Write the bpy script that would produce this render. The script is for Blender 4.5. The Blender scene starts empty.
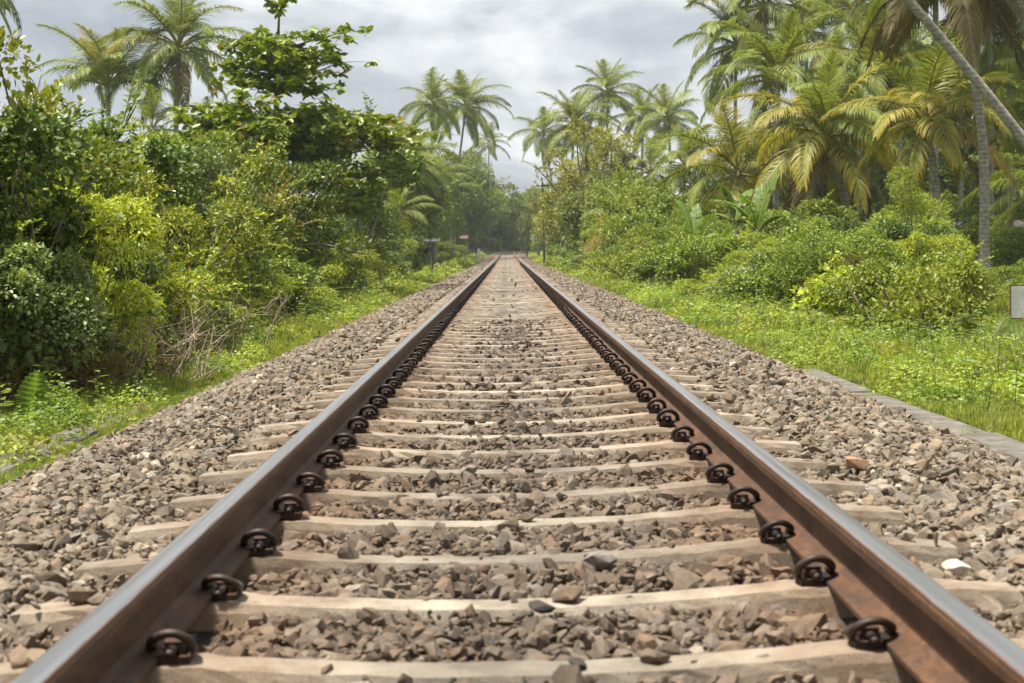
import bpy, math, random
import numpy as np
from mathutils import Matrix, Vector

R = math.radians
rng = np.random.default_rng(7)
random.seed(7)
sc = bpy.context.scene
col = sc.collection

# ------------------------------------------------------------------ camera
W, H, F = 1024, 683, 1500.0
CAM = Vector((0.0, 0.0, 0.902))
ROLL = R(1.3)
_y = Vector(((507 - 512) / F, (341.5 - 250) / F, -1)).normalized()
_z = Vector((-math.sin(ROLL), math.cos(ROLL), 0))
_z = (_z - _y * _z.dot(_y)).normalized()
_x = _y.cross(_z)
RC = Matrix((_x, _y, _z))                      # camera -> world rotation
cd = bpy.data.cameras.new('camera')
cam = bpy.data.objects.new('camera', cd)
col.objects.link(cam)
cam.matrix_world = Matrix.Translation(CAM) @ RC.to_4x4()
cd.sensor_width = 36.0
cd.lens = 36.0 * F / W
cd.clip_start = 0.05
cd.clip_end = 6000
cd.dof.use_dof = True
cd.dof.focus_distance = 12.5
cd.dof.aperture_fstop = 5.6
sc.camera = cam


def ray(px, py):
    return RC @ Vector(((px - W / 2) / F, -(py - H / 2) / F, -1))


def at_depth(px, py, d):
    r = ray(px, py)
    return CAM + r * (d / r.y)


def at_z(px, py, z):
    r = ray(px, py)
    return CAM + r * ((z - CAM.z) / r.z)


# ------------------------------------------------------------------ tagging
def tag(o, label=None, cat=None, group=None, kind=None):
    if label: o['label'] = label
    if cat: o['category'] = cat
    if group: o['group'] = group
    if kind: o['kind'] = kind
    return o


def empty(name, loc=(0, 0, 0), rz=0.0, scale=(1, 1, 1)):
    o = bpy.data.objects.new(name, None)
    o.location = loc
    o.rotation_euler = (0, 0, rz)
    o.scale = scale
    o.empty_display_size = 0.1
    col.objects.link(o)
    return o


def put(name, mesh, parent=None, loc=(0, 0, 0), rot=(0, 0, 0), scale=(1, 1, 1), mat=None):
    o = bpy.data.objects.new(name, mesh)
    o.location = loc
    o.rotation_euler = rot
    o.scale = scale
    o.parent = parent
    col.objects.link(o)
    if mat is not None and len(o.material_slots):
        o.material_slots[0].link = 'OBJECT'
        o.material_slots[0].material = mat
    return o


# ------------------------------------------------------------------ mesh builder
class MB:
    def __init__(self):
        self.v, self.f, self.c, self.n, self.m = [], [], [], 0, []

    def add(self, V, Fc, tint=(1, 1, 1), mi=0):
        V = np.asarray(V, float).reshape(-1, 3)
        t = np.asarray(tint, float)
        if t.ndim == 1:
            t = np.tile(t, (len(V), 1))
        self.v.append(V)
        self.c.append(t)
        if isinstance(Fc, np.ndarray):
            Fc = [Fc]
        else:
            by = {}
            for f in Fc:
                by.setdefault(len(f), []).append(f)
            Fc = [np.array(x) for x in by.values()]
        for a in Fc:
            self.f.append(a + self.n)
            self.m.append(np.full(len(a), mi))
        self.n += len(V)

    def box(self, c, s, tint=(1, 1, 1), mi=0, rz=0.0):
        x, y, z = (q / 2 for q in s)
        V = np.array([(-x, -y, -z), (x, -y, -z), (x, y, -z), (-x, y, -z), (-x, -y, z), (x, -y, z), (x, y, z), (-x, y, z)])
        if rz:
            k, q = math.cos(rz), math.sin(rz)
            V = V @ np.array(((k, q, 0), (-q, k, 0), (0, 0, 1)))
        self.add(V + np.array(c), np.array([(0, 3, 2, 1), (4, 5, 6, 7), (0, 1, 5, 4), (1, 2, 6, 5), (2, 3, 7, 6), (3, 0, 4, 7)]), tint, mi)

    def tube(self, pts, rad, sides=8, tint=(1, 1, 1), mi=0, cap=True):
        pts = np.asarray(pts, float)
        n = len(pts)
        rad = np.broadcast_to(np.asarray(rad, float), (n,))
        T = np.gradient(pts, axis=0)
        T /= np.linalg.norm(T, axis=1)[:, None] + 1e-9
        ref = np.array((0, 0, 1.0)) if abs(T[0][2]) < 0.9 else np.array((1.0, 0, 0))
        V = []
        u = np.cross(T[0], ref)
        u /= np.linalg.norm(u)
        a = np.linspace(0, 2 * np.pi, sides, endpoint=False)
        for i in range(n):
            u = u - T[i] * u.dot(T[i])
            u /= np.linalg.norm(u) + 1e-9
            w = np.cross(T[i], u)
            V.append(pts[i] + rad[i] * (np.cos(a)[:, None] * u + np.sin(a)[:, None] * w))
        V = np.concatenate(V)
        Fq = []
        for i in range(n - 1):
            for k in range(sides):
                k2 = (k + 1) % sides
                Fq.append((i * sides + k, i * sides + k2, (i + 1) * sides + k2, (i + 1) * sides + k))
        if cap:
            Fq.append(tuple(range(sides - 1, -1, -1)))
            Fq.append(tuple((n - 1) * sides + k for k in range(sides)))
        self.add(V, Fq, tint, mi)

    def mesh(self, name, mats, smooth=False):
        V = np.concatenate(self.v)
        me = bpy.data.meshes.new(name)
        me.vertices.add(len(V))
        me.vertices.foreach_set('co', V.astype(np.float32).ravel())
        tot = np.concatenate([np.full(len(a), a.shape[1]) for a in self.f])
        loops = np.concatenate([a.ravel() for a in self.f])
        me.loops.add(len(loops))
        me.loops.foreach_set('vertex_index', loops.astype(np.int32))
        me.polygons.add(len(tot))
        st = np.concatenate(([0], np.cumsum(tot)[:-1]))
        me.polygons.foreach_set('loop_start', st.astype(np.int32))
        me.polygons.foreach_set('loop_total', tot.astype(np.int32))
        me.polygons.foreach_set('material_index', np.concatenate(self.m).astype(np.int32))
        me.polygons.foreach_set('use_smooth', np.full(len(tot), bool(smooth)))
        at = me.attributes.new('tint', 'FLOAT_COLOR', 'POINT')
        C = np.concatenate(self.c)
        at.data.foreach_set('color', np.concatenate([C, np.ones((len(C), 1))], 1).astype(np.float32).ravel())
        me.update(calc_edges=True)
        for m in (mats if isinstance(mats, (list, tuple)) else [mats]):
            me.materials.append(m)
        return me


def smooth_path(P, k=6):
    P = [np.array(p, float) for p in P]
    Q = [2 * P[0] - P[1]] + P + [2 * P[-1] - P[-2]]
    out = []
    for i in range(1, len(Q) - 2):
        for t in np.linspace(0, 1, k, endpoint=False):
            a, b, c, d = Q[i - 1], Q[i], Q[i + 1], Q[i + 2]
            out.append(0.5 * (2 * b + (c - a) * t + (2 * a - 5 * b + 4 * c - d) * t * t + (3 * b - a - 3 * c + d) * t ** 3))
    out.append(P[-1])
    return np.array(out)


# ------------------------------------------------------------------ materials
def new_mat(name):
    m = bpy.data.materials.new(name)
    m.use_nodes = True
    nt = m.node_tree
    nt.nodes.clear()
    out = nt.nodes.new('ShaderNodeOutputMaterial')
    return m, nt, out


def nd(nt, t, **kw):
    n = nt.nodes.new(t)
    for k, v in kw.items():
        if k.startswith('i_'):
            n.inputs[k[2:].replace('_', ' ')].default_value = v
        else:
            setattr(n, k, v)
    return n


def ramp(nt, stops, src=None):
    n = nt.nodes.new('ShaderNodeValToRGB')
    e = n.color_ramp.elements
    while len(e) < len(stops):
        e.new(0.5)
    for q, (p, c) in zip(e, stops):
        q.position = p
        q.color = (*c, 1) if len(c) == 3 else c
    if src is not None:
        nt.links.new(src, n.inputs['Fac'])
    return n


def mixrgb(nt, a, b, fac, mode='MIX'):
    n = nt.nodes.new('ShaderNodeMix')
    n.data_type = 'RGBA'
    n.blend_type = mode
    for i, v in ((6, a), (7, b), (0, fac)):
        if hasattr(v, 'links'):
            nt.links.new(v, n.inputs[i])
        else:
            n.inputs[i].default_value = v if not isinstance(v, tuple) else (*v, 1)[:4]
    return n.outputs[2]


def noise(nt, scale, detail=4, rough=0.6, vec=None, dist=0.0):
    n = nd(nt, 'ShaderNodeTexNoise')
    n.inputs['Scale'].default_value = scale
    n.inputs['Detail'].default_value = detail
    n.inputs['Roughness'].default_value = rough
    n.inputs['Distortion'].default_value = dist
    if vec is not None:
        nt.links.new(vec, n.inputs['Vector'])
    return n.outputs['Fac']


def coords(nt, kind='Object', scale=None):
    t = nd(nt, 'ShaderNodeTexCoord')
    o = t.outputs[kind]
    if scale:
        m = nd(nt, 'ShaderNodeMapping')
        m.inputs['Scale'].default_value = scale
        nt.links.new(o, m.inputs['Vector'])
        o = m.outputs[0]
    return o


def bump(nt, h, strength=0.4, dist=0.01):
    b = nd(nt, 'ShaderNodeBump')
    b.inputs['Strength'].default_value = strength
    b.inputs['Distance'].default_value = dist
    nt.links.new(h, b.inputs['Height'])
    return b.outputs[0]


def leaf_mat(name, gain=(1, 1, 1), transl=0.32, rough=0.42, spec=0.5, var=0.35):
    m, nt, out = new_mat(name)
    a = nd(nt, 'ShaderNodeAttribute', attribute_name='tint')
    oi = nd(nt, 'ShaderNodeObjectInfo')
    mr = nd(nt, 'ShaderNodeMapRange')
    mr.inputs['To Min'].default_value = 1 - var / 2
    mr.inputs['To Max'].default_value = 1 + var / 2
    nt.links.new(oi.outputs['Random'], mr.inputs['Value'])
    c = mixrgb(nt, a.outputs['Color'], (*gain, 1), 1.0, 'MULTIPLY')
    hs = nd(nt, 'ShaderNodeHueSaturation')
    nt.links.new(c, hs.inputs['Color'])
    nt.links.new(mr.outputs[0], hs.inputs['Value'])
    p = nd(nt, 'ShaderNodeBsdfPrincipled')
    p.inputs['Roughness'].default_value = rough
    p.inputs['Specular IOR Level'].default_value = spec
    nt.links.new(hs.outputs[0], p.inputs['Base Color'])
    tr = nd(nt, 'ShaderNodeBsdfTranslucent')
    tc = mixrgb(nt, hs.outputs[0], (1.25, 1.2, 0.55, 1), 1.0, 'MULTIPLY')
    nt.links.new(tc, tr.inputs['Color'])
    mx = nd(nt, 'ShaderNodeMixShader')
    mx.inputs[0].default_value = transl
    nt.links.new(p.outputs[0], mx.inputs[1])
    nt.links.new(tr.outputs[0], mx.inputs[2])
    nt.links.new(mx.outputs[0], out.inputs['Surface'])
    return m


def surf(name, stops, scale=8.0, rough=0.85, metal=0.0, bstr=0.4, bdist=0.01, detail=6, vec_scale=None, use_tint=False, spec=0.3, fine=None, world=False):
    m, nt, out = new_mat(name)
    if world:
        g = nd(nt, 'ShaderNodeNewGeometry')
        v = g.outputs['Position']
    else:
        v = coords(nt, 'Object', vec_scale)
    nz = noise(nt, scale, detail, 0.62, v)
    c = ramp(nt, stops, nz).outputs[0]
    if name.startswith('iron'):
        oi = nd(nt, 'ShaderNodeObjectInfo')
        rr = ramp(nt, [(0.3, (0, 0, 0)), (1.0, (0.35, 0.35, 0.35))], oi.outputs['Random']).outputs[0]
        c = mixrgb(nt, c, (0.085, 0.042, 0.022), rr)
    if use_tint:
        a = nd(nt, 'ShaderNodeAttribute', attribute_name='tint')
        c = mixrgb(nt, c, a.outputs['Color'], 1.0, 'MULTIPLY')
    p = nd(nt, 'ShaderNodeBsdfPrincipled')
    p.inputs['Roughness'].default_value = rough
    p.inputs['Metallic'].default_value = metal
    p.inputs['Specular IOR Level'].default_value = spec
    nt.links.new(c, p.inputs['Base Color'])
    if bstr:
        h = noise(nt, fine or scale * 3, 5, 0.7, v)
        nt.links.new(bump(nt, h, bstr, bdist), p.inputs['Normal'])
    nt.links.new(p.outputs[0], out.inputs['Surface'])
    return m


M = {}
M['leaf'] = leaf_mat('leaf', gain=(1.34, 1.24, 1.05), rough=0.5, spec=0.35, transl=0.3)
M['leaf_gloss'] = leaf_mat('leaf_gloss', gain=(1.3, 1.24, 1.05), rough=0.42, transl=0.24, spec=0.4)
M['frond'] = leaf_mat('frond', gain=(1.08, 1.05, 0.95), rough=0.5, transl=0.34, spec=0.3)
M['frond_dark'] = leaf_mat('frond_dark', gain=(0.5, 0.62, 0.6), rough=0.5, spec=0.3)
M['frond_orange'] = leaf_mat('frond_orange', gain=(2.1, 1.15, 0.6), rough=0.5, transl=0.35)
M['frond_dead'] = leaf_mat('frond_dead', gain=(0.8, 0.5, 0.85), rough=0.8, transl=0.1)
M['grass'] = leaf_mat('grass', transl=0.4, rough=0.5, var=0.0)
M['stone'] = surf('stone', [(0.3, (0.62, 0.6, 0.58)), (0.7, (1.15, 1.1, 1.05))], 30, 0.9, bstr=0.5, bdist=0.006, fine=90, use_tint=True, world=True)
M['bark'] = surf('bark', [(0.3, (0.07, 0.055, 0.042)), (0.7, (0.2, 0.17, 0.135))], 6, 0.95, bstr=0.6, bdist=0.02)
M['twig'] = surf('twig', [(0.3, (0.13, 0.1, 0.075)), (0.7, (0.3, 0.24, 0.18))], 6, 0.95, bstr=0.3)
M['pale_bark'] = surf('pale_bark', [(0.3, (0.16, 0.14, 0.11)), (0.7, (0.36, 0.33, 0.27))], 5, 0.9, bstr=0.5, bdist=0.01)
M['dead_twig'] = surf('dead_twig', [(0.3, (0.2, 0.15, 0.11)), (0.7, (0.42, 0.34, 0.26))], 9, 0.95, bstr=0.2)
M['nut'] = surf('nut', [(0.3, (0.26, 0.14, 0.04)), (0.7, (0.42, 0.25, 0.06))], 6, 0.5, bstr=0)
M['white_paint'] = surf('white_paint', [(0.35, (0.6, 0.58, 0.55)), (0.6, (0.86, 0.85, 0.82))], 5, 0.5, bstr=0.1)
M['rust'] = surf('rust', [(0.3, (0.12, 0.05, 0.025)), (0.7, (0.3, 0.14, 0.06))], 20, 0.9, bstr=0.3)
M['iron'] = surf('iron', [(0.35, (0.012, 0.009, 0.008)), (0.75, (0.05, 0.03, 0.02))], 60, 0.55, metal=0.35, bstr=0.3, bdist=0.002, spec=0.5)
M['iron_rust'] = surf('iron_rust', [(0.35, (0.02, 0.012, 0.009)), (0.75, (0.09, 0.045, 0.025))], 60, 0.8, bstr=0.4, bdist=0.002)
M['kerb'] = surf('kerb', [(0.3, (0.06, 0.054, 0.044)), (0.7, (0.2, 0.18, 0.15))], 5, 0.92, bstr=0.5, bdist=0.008, fine=40)
M['dark_metal'] = surf('dark_metal', [(0.3, (0.03, 0.028, 0.027)), (0.7, (0.06, 0.055, 0.05))], 4, 0.7, bstr=0)
M['roof'] = surf('roof', [(0.3, (0.035, 0.03, 0.032)), (0.7, (0.09, 0.075, 0.075))], 4, 0.9, bstr=0.2)
M['wall_violet'] = surf('wall_violet', [(0.3, (0.09, 0.085, 0.15)), (0.7, (0.14, 0.13, 0.21))], 3, 0.9, bstr=0.1)
M['wall_grey'] = surf('wall_grey', [(0.3, (0.2, 0.18, 0.17)), (0.7, (0.33, 0.3, 0.29))], 3, 0.9, bstr=0.1)
M['wood'] = surf('wood', [(0.3, (0.06, 0.045, 0.035)), (0.7, (0.15, 0.11, 0.085))], 5, 0.9, bstr=0.1)
M['red_paint'] = surf('red_paint', [(0.3, (0.42, 0.05, 0.04)), (0.7, (0.55, 0.09, 0.06))], 6, 0.5, bstr=0)


def mat_palm_bark():
    m, nt, out = new_mat('palm_bark')
    v = coords(nt)
    w = nd(nt, 'ShaderNodeTexWave', wave_type='BANDS', bands_direction='Z')
    w.inputs['Scale'].default_value = 2.4
    w.inputs['Distortion'].default_value = 5.0
    w.inputs['Detail'].default_value = 4
    nt.links.new(v, w.inputs['Vector'])
    c1 = ramp(nt, [(0.0, (0.26, 0.235, 0.205)), (0.2, (0.32, 0.295, 0.26)), (1, (0.37, 0.34, 0.30))], w.outputs['Fac']).outputs[0]
    nz = noise(nt, 7.0, 7, 0.7, v)
    c2 = ramp(nt, [(0.38, (0.55, 0.53, 0.5)), (0.6, (1.15, 1.13, 1.1))], nz).outputs[0]
    c = mixrgb(nt, c1, c2, 1.0, 'MULTIPLY')
    p = nd(nt, 'ShaderNodeBsdfPrincipled')
    p.inputs['Roughness'].default_value = 0.9
    nt.links.new(c, p.inputs['Base Color'])
    nt.links.new(bump(nt, w.outputs['Fac'], 0.12, 0.01), p.inputs['Normal'])
    nt.links.new(p.outputs[0], out.inputs['Surface'])
    return m


def mat_sleeper():
    m, nt, out = new_mat('sleeper_concrete')
    v = coords(nt)
    g = nd(nt, 'ShaderNodeNewGeometry')
    nz = noise(nt, 4.2, 9, 0.74, g.outputs['Position'])
    c = ramp(nt, [(0.3, (0.13, 0.104, 0.078)), (0.48, (0.31, 0.262, 0.2)), (0.7, (0.45, 0.395, 0.315))], nz).outputs[0]
    # rust and brake dust staining towards the rail seats
    sx = nd(nt, 'ShaderNodeSeparateXYZ')
    nt.links.new(v, sx.inputs[0])
    ab = nd(nt, 'ShaderNodeMath', operation='ABSOLUTE')
    nt.links.new(sx.outputs['X'], ab.inputs[0])
    df = nd(nt, 'ShaderNodeMath', operation='SUBTRACT')
    nt.links.new(ab.outputs[0], df.inputs[0])
    df.inputs[1].default_value = 0.87
    a2 = nd(nt, 'ShaderNodeMath', operation='ABSOLUTE')
    nt.links.new(df.outputs[0], a2.inputs[0])
    mr = nd(nt, 'ShaderNodeMapRange')
    mr.inputs['From Min'].default_value = 0.6
    mr.inputs['From Max'].default_value = 0.08
    nt.links.new(a2.outputs[0], mr.inputs['Value'])
    n2 = noise(nt, 14, 5, 0.7, g.outputs['Position'])
    mu = nd(nt, 'ShaderNodeMath', operation='MULTIPLY')
    nt.links.new(mr.outputs[0], mu.inputs[0])
    nt.links.new(n2, mu.inputs[1])
    c = mixrgb(nt, c, (0.21, 0.11, 0.052), mu.outputs[0])
    # oily grime dripped along the middle of the track
    mc = nd(nt, 'ShaderNodeMapRange')
    mc.inputs['From Min'].default_value = 0.42
    mc.inputs['From Max'].default_value = 0.05
    nt.links.new(ab.outputs[0], mc.inputs['Value'])
    n4 = noise(nt, 0.55, 5, 0.65, g.outputs['Position'])
    n4r = ramp(nt, [(0.42, (0, 0, 0)), (0.62, (0.85, 0.85, 0.85))], n4).outputs[0]
    mg = nd(nt, 'ShaderNodeMath', operation='MULTIPLY')
    nt.links.new(mc.outputs[0], mg.inputs[0])
    nt.links.new(n4r, mg.inputs[1])
    c = mixrgb(nt, c, (0.085, 0.07, 0.058), mg.outputs[0])
    oi = nd(nt, 'ShaderNodeObjectInfo')
    m2 = nd(nt, 'ShaderNodeMapRange')
    m2.inputs['To Min'].default_value = 0.72
    m2.inputs['To Max'].default_value = 1.15
    nt.links.new(oi.outputs['Random'], m2.inputs['Value'])
    hs = nd(nt, 'ShaderNodeHueSaturation')
    nt.links.new(c, hs.inputs['Color'])
    nt.links.new(m2.outputs[0], hs.inputs['Value'])
    p = nd(nt, 'ShaderNodeBsdfPrincipled')
    p.inputs['Roughness'].default_value = 0.9
    p.inputs['Specular IOR Level'].default_value = 0.25
    nt.links.new(hs.outputs[0], p.inputs['Base Color'])
    pit = noise(nt, 140, 3, 0.6, g.outputs['Position'])
    c3 = ramp(nt, [(0.30, (0.55, 0.52, 0.5)), (0.42, (1, 1, 1))], pit).outputs[0]
    nt.links.new(mixrgb(nt, hs.outputs[0], c3, 1.0, 'MULTIPLY'), p.inputs['Base Color'])
    h = noise(nt, 55, 8, 0.8, g.outputs['Position'])
    nt.links.new(bump(nt, h, 0.8, 0.012), p.inputs['Normal'])
    nt.links.new(p.outputs[0], out.inputs['Surface'])
    return m


def mat_rail_side():
    m, nt, out = new_mat('rail_rust')
    g = nd(nt, 'ShaderNodeNewGeometry')
    mp = nd(nt, 'ShaderNodeMapping')
    mp.inputs['Scale'].default_value = (1, 0.35, 1)
    nt.links.new(g.outputs['Position'], mp.inputs['Vector'])
    n1 = noise(nt, 11, 9, 0.75, mp.outputs[0])
    c = ramp(nt, [(0.3, (0.034, 0.016, 0.008)), (0.5, (0.085, 0.038, 0.015)), (0.78, (0.175, 0.083, 0.032))], n1).outputs[0]
    n2 = noise(nt, 45, 4, 0.6, g.outputs['Position'])
    c = mixrgb(nt, c, (0.03, 0.022, 0.018), ramp(nt, [(0.5, (0, 0, 0)), (0.66, (0.85, 0.85, 0.85))], n2).outputs[0])
    p = nd(nt, 'ShaderNodeBsdfPrincipled')
    p.inputs['Roughness'].default_value = 0.62
    p.inputs['Specular IOR Level'].default_value = 0.4
    nt.links.new(c, p.inputs['Base Color'])
    nt.links.new(bump(nt, noise(nt, 90, 6, 0.75, g.outputs['Position']), 0.6, 0.004), p.inputs['Normal'])
    nt.links.new(p.outputs[0], out.inputs['Surface'])
    return m


def mat_rail_top():
    m, nt, out = new_mat('rail_polished_steel')
    g = nd(nt, 'ShaderNodeNewGeometry')
    mp = nd(nt, 'ShaderNodeMapping')
    mp.inputs['Scale'].default_value = (60, 0.6, 1)
    nt.links.new(g.outputs['Position'], mp.inputs['Vector'])
    n1 = noise(nt, 1.5, 5, 0.6, mp.outputs[0])
    c = ramp(nt, [(0.3, (0.30, 0.29, 0.29)), (0.7, (0.46, 0.46, 0.47))], n1).outputs[0]
    p = nd(nt, 'ShaderNodeBsdfPrincipled')
    p.inputs['Metallic'].default_value = 0.9
    oc = coords(nt)
    sx = nd(nt, 'ShaderNodeSeparateXYZ')
    nt.links.new(oc, sx.inputs[0])
    ab = nd(nt, 'ShaderNodeMath', operation='ABSOLUTE')
    nt.links.new(sx.outputs['X'], ab.inputs[0])
    m3 = nd(nt, 'ShaderNodeMapping')
    m3.inputs['Scale'].default_value = (30, 2.5, 30)
    nt.links.new(g.outputs['Position'], m3.inputs['Vector'])
    n3 = noise(nt, 2.2, 7, 0.7, m3.outputs[0])
    ma = nd(nt, 'ShaderNodeMath', operation='MULTIPLY_ADD')
    nt.links.new(n3, ma.inputs[0]); ma.inputs[1].default_value = 0.018; nt.links.new(ab.outputs[0], ma.inputs[2])
    ed = ramp(nt, [(0.0, (0, 0, 0)), (1.0, (1, 1, 1))])
    mrr = nd(nt, 'ShaderNodeMapRange')
    mrr.inputs['From Min'].default_value = 0.0325
    mrr.inputs['From Max'].default_value = 0.0375
    nt.links.new(ma.outputs[0], mrr.inputs['Value'])
    c = mixrgb(nt, c, (0.11, 0.055, 0.028), mrr.outputs[0])
    mt = nd(nt, 'ShaderNodeMapRange')
    mt.inputs['To Min'].default_value = 0.9
    mt.inputs['To Max'].default_value = 0.1
    nt.links.new(mrr.outputs[0], mt.inputs['Value'])
    nt.links.new(mt.outputs[0], p.inputs['Metallic'])
    nt.links.new(c, p.inputs['Base Color'])
    rr = nd(nt, 'ShaderNodeMapRange')
    rr.inputs['To Min'].default_value = 0.26
    rr.inputs['To Max'].default_value = 0.42
    nt.links.new(n1, rr.inputs['Value'])
    nt.links.new(rr.outputs[0], p.inputs['Roughness'])
    nt.links.new(p.outputs[0], out.inputs['Surface'])
    return m


def mat_bed():
    m, nt, out = new_mat('ballast_bed')
    g = nd(nt, 'ShaderNodeNewGeometry')
    vo = nd(nt, 'ShaderNodeTexVoronoi', feature='F1')
    vo.inputs['Scale'].default_value = 14
    nt.links.new(g.outputs['Position'], vo.inputs['Vector'])
    sp = nd(nt, 'ShaderNodeSeparateXYZ')
    nt.links.new(vo.outputs['Color'], sp.inputs[0])
    c = ramp(nt, [(0.0, (0.04, 0.032, 0.025)), (0.35, (0.095, 0.073, 0.054)), (0.7, (0.15, 0.118, 0.088)), (1.0, (0.23, 0.19, 0.148))], sp.outputs[0]).outputs[0]
    n1 = noise(nt, 0.8, 5, 0.6, g.outputs['Position'])
    c = mixrgb(nt, c, ramp(nt, [(0.3, (0.6, 0.58, 0.57)), (0.7, (1.1, 1.05, 1.0))], n1).outputs[0], 1.0, 'MULTIPLY')
    p = nd(nt, 'ShaderNodeBsdfPrincipled')
    p.inputs['Roughness'].default_value = 0.95
    p.inputs['Specular IOR Level'].default_value = 0.2
    nt.links.new(c, p.inputs['Base Color'])
    nt.links.new(bump(nt, vo.outputs['Distance'], 1.0, -0.05), p.inputs['Normal'])
    nt.links.new(p.outputs[0], out.inputs['Surface'])
    return m


def mat_ground():
    m, nt, out = new_mat('ground_soil')
    g = nd(nt, 'ShaderNodeNewGeometry')
    n1 = noise(nt, 0.5, 6, 0.65, g.outputs['Position'])
    c = ramp(nt, [(0.3, (0.055, 0.085, 0.018)), (0.5, (0.09, 0.14, 0.025)), (0.62, (0.13, 0.17, 0.035)), (0.75, (0.16, 0.13, 0.07))], n1).outputs[0]
    n2 = noise(nt, 30, 5, 0.7, g.outputs['Position'])
    c = mixrgb(nt, c, ramp(nt, [(0.3, (0.5, 0.5, 0.5)), (0.7, (1.2, 1.2, 1.2))], n2).outputs[0], 1.0, 'MULTIPLY')
    p = nd(nt, 'ShaderNodeBsdfPrincipled')
    p.inputs['Roughness'].default_value = 0.95
    p.inputs['Specular IOR Level'].default_value = 0.15
    nt.links.new(c, p.inputs['Base Color'])
    nt.links.new(bump(nt, n2, 0.8, 0.05), p.inputs['Normal'])
    nt.links.new(p.outputs[0], out.inputs['Surface'])
    return m


M['palm_bark'] = mat_palm_bark()
M['sleeper'] = mat_sleeper()
M['rail_side'] = mat_rail_side()
M['rail_top'] = mat_rail_top()
M['bed'] = mat_bed()
M['ground'] = mat_ground()

# ------------------------------------------------------------------ ground and track bed
CX = 0.012            # track centre
TRACK_END = 216.0


def wob(x, y, s=1.0):
    return (np.sin(x * 1.3 * s + 0.7 * y * s) + np.sin(0.9 * y * s - 0.6 * x * s + 1.7) + np.sin(2.3 * x * s + 1.9 * y * s + 0.4)) / 3


def ground_z(x, y):
    x = np.asarray(x, float)
    y = np.asarray(y, float)
    ax = np.abs(x)
    z = -0.27 - 0.10 * np.clip((ax - 2.8) / 3, 0, 1) + 0.05 * wob(x, y, 0.9) * np.clip((ax - 2.6) / 1.0, 0, 1)
    z = z + 0.9 * rise(y) * (ax < 60)
    return np.where(ax < 2.3, -0.45 + 0.9 * rise(y), z)


def rise(y):
    t = np.clip((np.asarray(y, float) - 115) / 105, 0, 1)
    return 0.55 * t * t * (3 - 2 * t)


def bed_z(x, y):
    ax = np.abs(np.asarray(x, float) - CX)
    z = np.interp(ax, [0, 0.7, 0.9, 1.3, 1.5, 1.9], [-0.06, -0.06, -0.072, -0.072, -0.045, -0.05])
    return z - np.clip((ax - 1.9) / 0.85, 0, 1) * 0.27 + rise(y)


def sheet(name, xs, ys, zf, mat, kind, label=None):
    X, Y = np.meshgrid(xs, ys)
    Z = zf(X, Y)
    nx, ny = len(xs), len(ys)
    i = np.arange(nx * ny).reshape(ny, nx)
    Fq = np.stack([i[:-1, :-1], i[:-1, 1:], i[1:, 1:], i[1:, :-1]], -1).reshape(-1, 4)
    mb = MB()
    mb.add(np.stack([X, Y, Z], -1).reshape(-1, 3), Fq)
    o = put(name, mb.mesh(name, mat, True))
    tag(o, label, None, None, kind)
    return o


gx = np.concatenate([[-3000, -600, -200, -80, -40, -25], np.arange(-16, 16.1, 0.4), [25, 40, 80, 200, 600, 3000]])
gy = np.concatenate([[-300, -40, -8], np.arange(-2, 60, 0.6), np.arange(60, 240, 4), [260, 320, 450, 900, 3000]])
sheet('ground', gx, gy, ground_z, M['ground'], 'structure', 'soil and short green growth under the verges and trees')
bx_ = np.concatenate([np.linspace(-2.76, -1.9, 5), [-1.5, -1.3, 0, 1.3, 1.5], np.linspace(1.9, 2.76, 5)])
sheet('track_bed', bx_, np.concatenate([[-12], np.arange(0, TRACK_END + 3, 2.0)]), bed_z, M['bed'], 'structure', 'brown stone bed of the railway track')

# sleepers ------------------------------------------------------------
SP, Y0 = 0.6, 3.305 - 1.8


def sleeper_mesh(seed):
    r = np.random.default_rng(seed)
    xs = np.linspace(-1.32, 1.32, 45)
    top = -0.034 * np.cos(np.clip(xs / 0.72, -1, 1) * np.pi / 2) ** 0.8
    top = np.where(np.abs(xs) > 1.05, -0.02 * (np.abs(xs) - 1.05) / 0.25, top)
    V = []
    for x, t in zip(xs, top):
        j = r.normal(0, 0.0025, 8)
        w = 0.058
        V += [(x, -0.11, -0.2), (x, -w - 0.012 + j[0], t - 0.022 + j[4]), (x, -w + j[1], t + j[2] * 0.5), (x, -0.03, t + j[5] * 0.4),
              (x, 0.03, t + j[6] * 0.4), (x, w + j[1], t + j[3] * 0.5), (x, w + 0.012 + j[7], t - 0.022), (x, 0.11, -0.2)]
    Fq = []
    for i in range(len(xs) - 1):
        for k in range(7):
            a = i * 8 + k
            Fq.append((a, a + 8, a + 9, a + 1))
    Fq.append(tuple(range(8)))
    Fq.append(tuple(reversed(range((len(xs) - 1) * 8, len(xs) * 8))))
    mb = MB()
    mb.add(V, [f[::-1] for f in Fq])
    return mb.mesh('sleeper', M['sleeper'])


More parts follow.
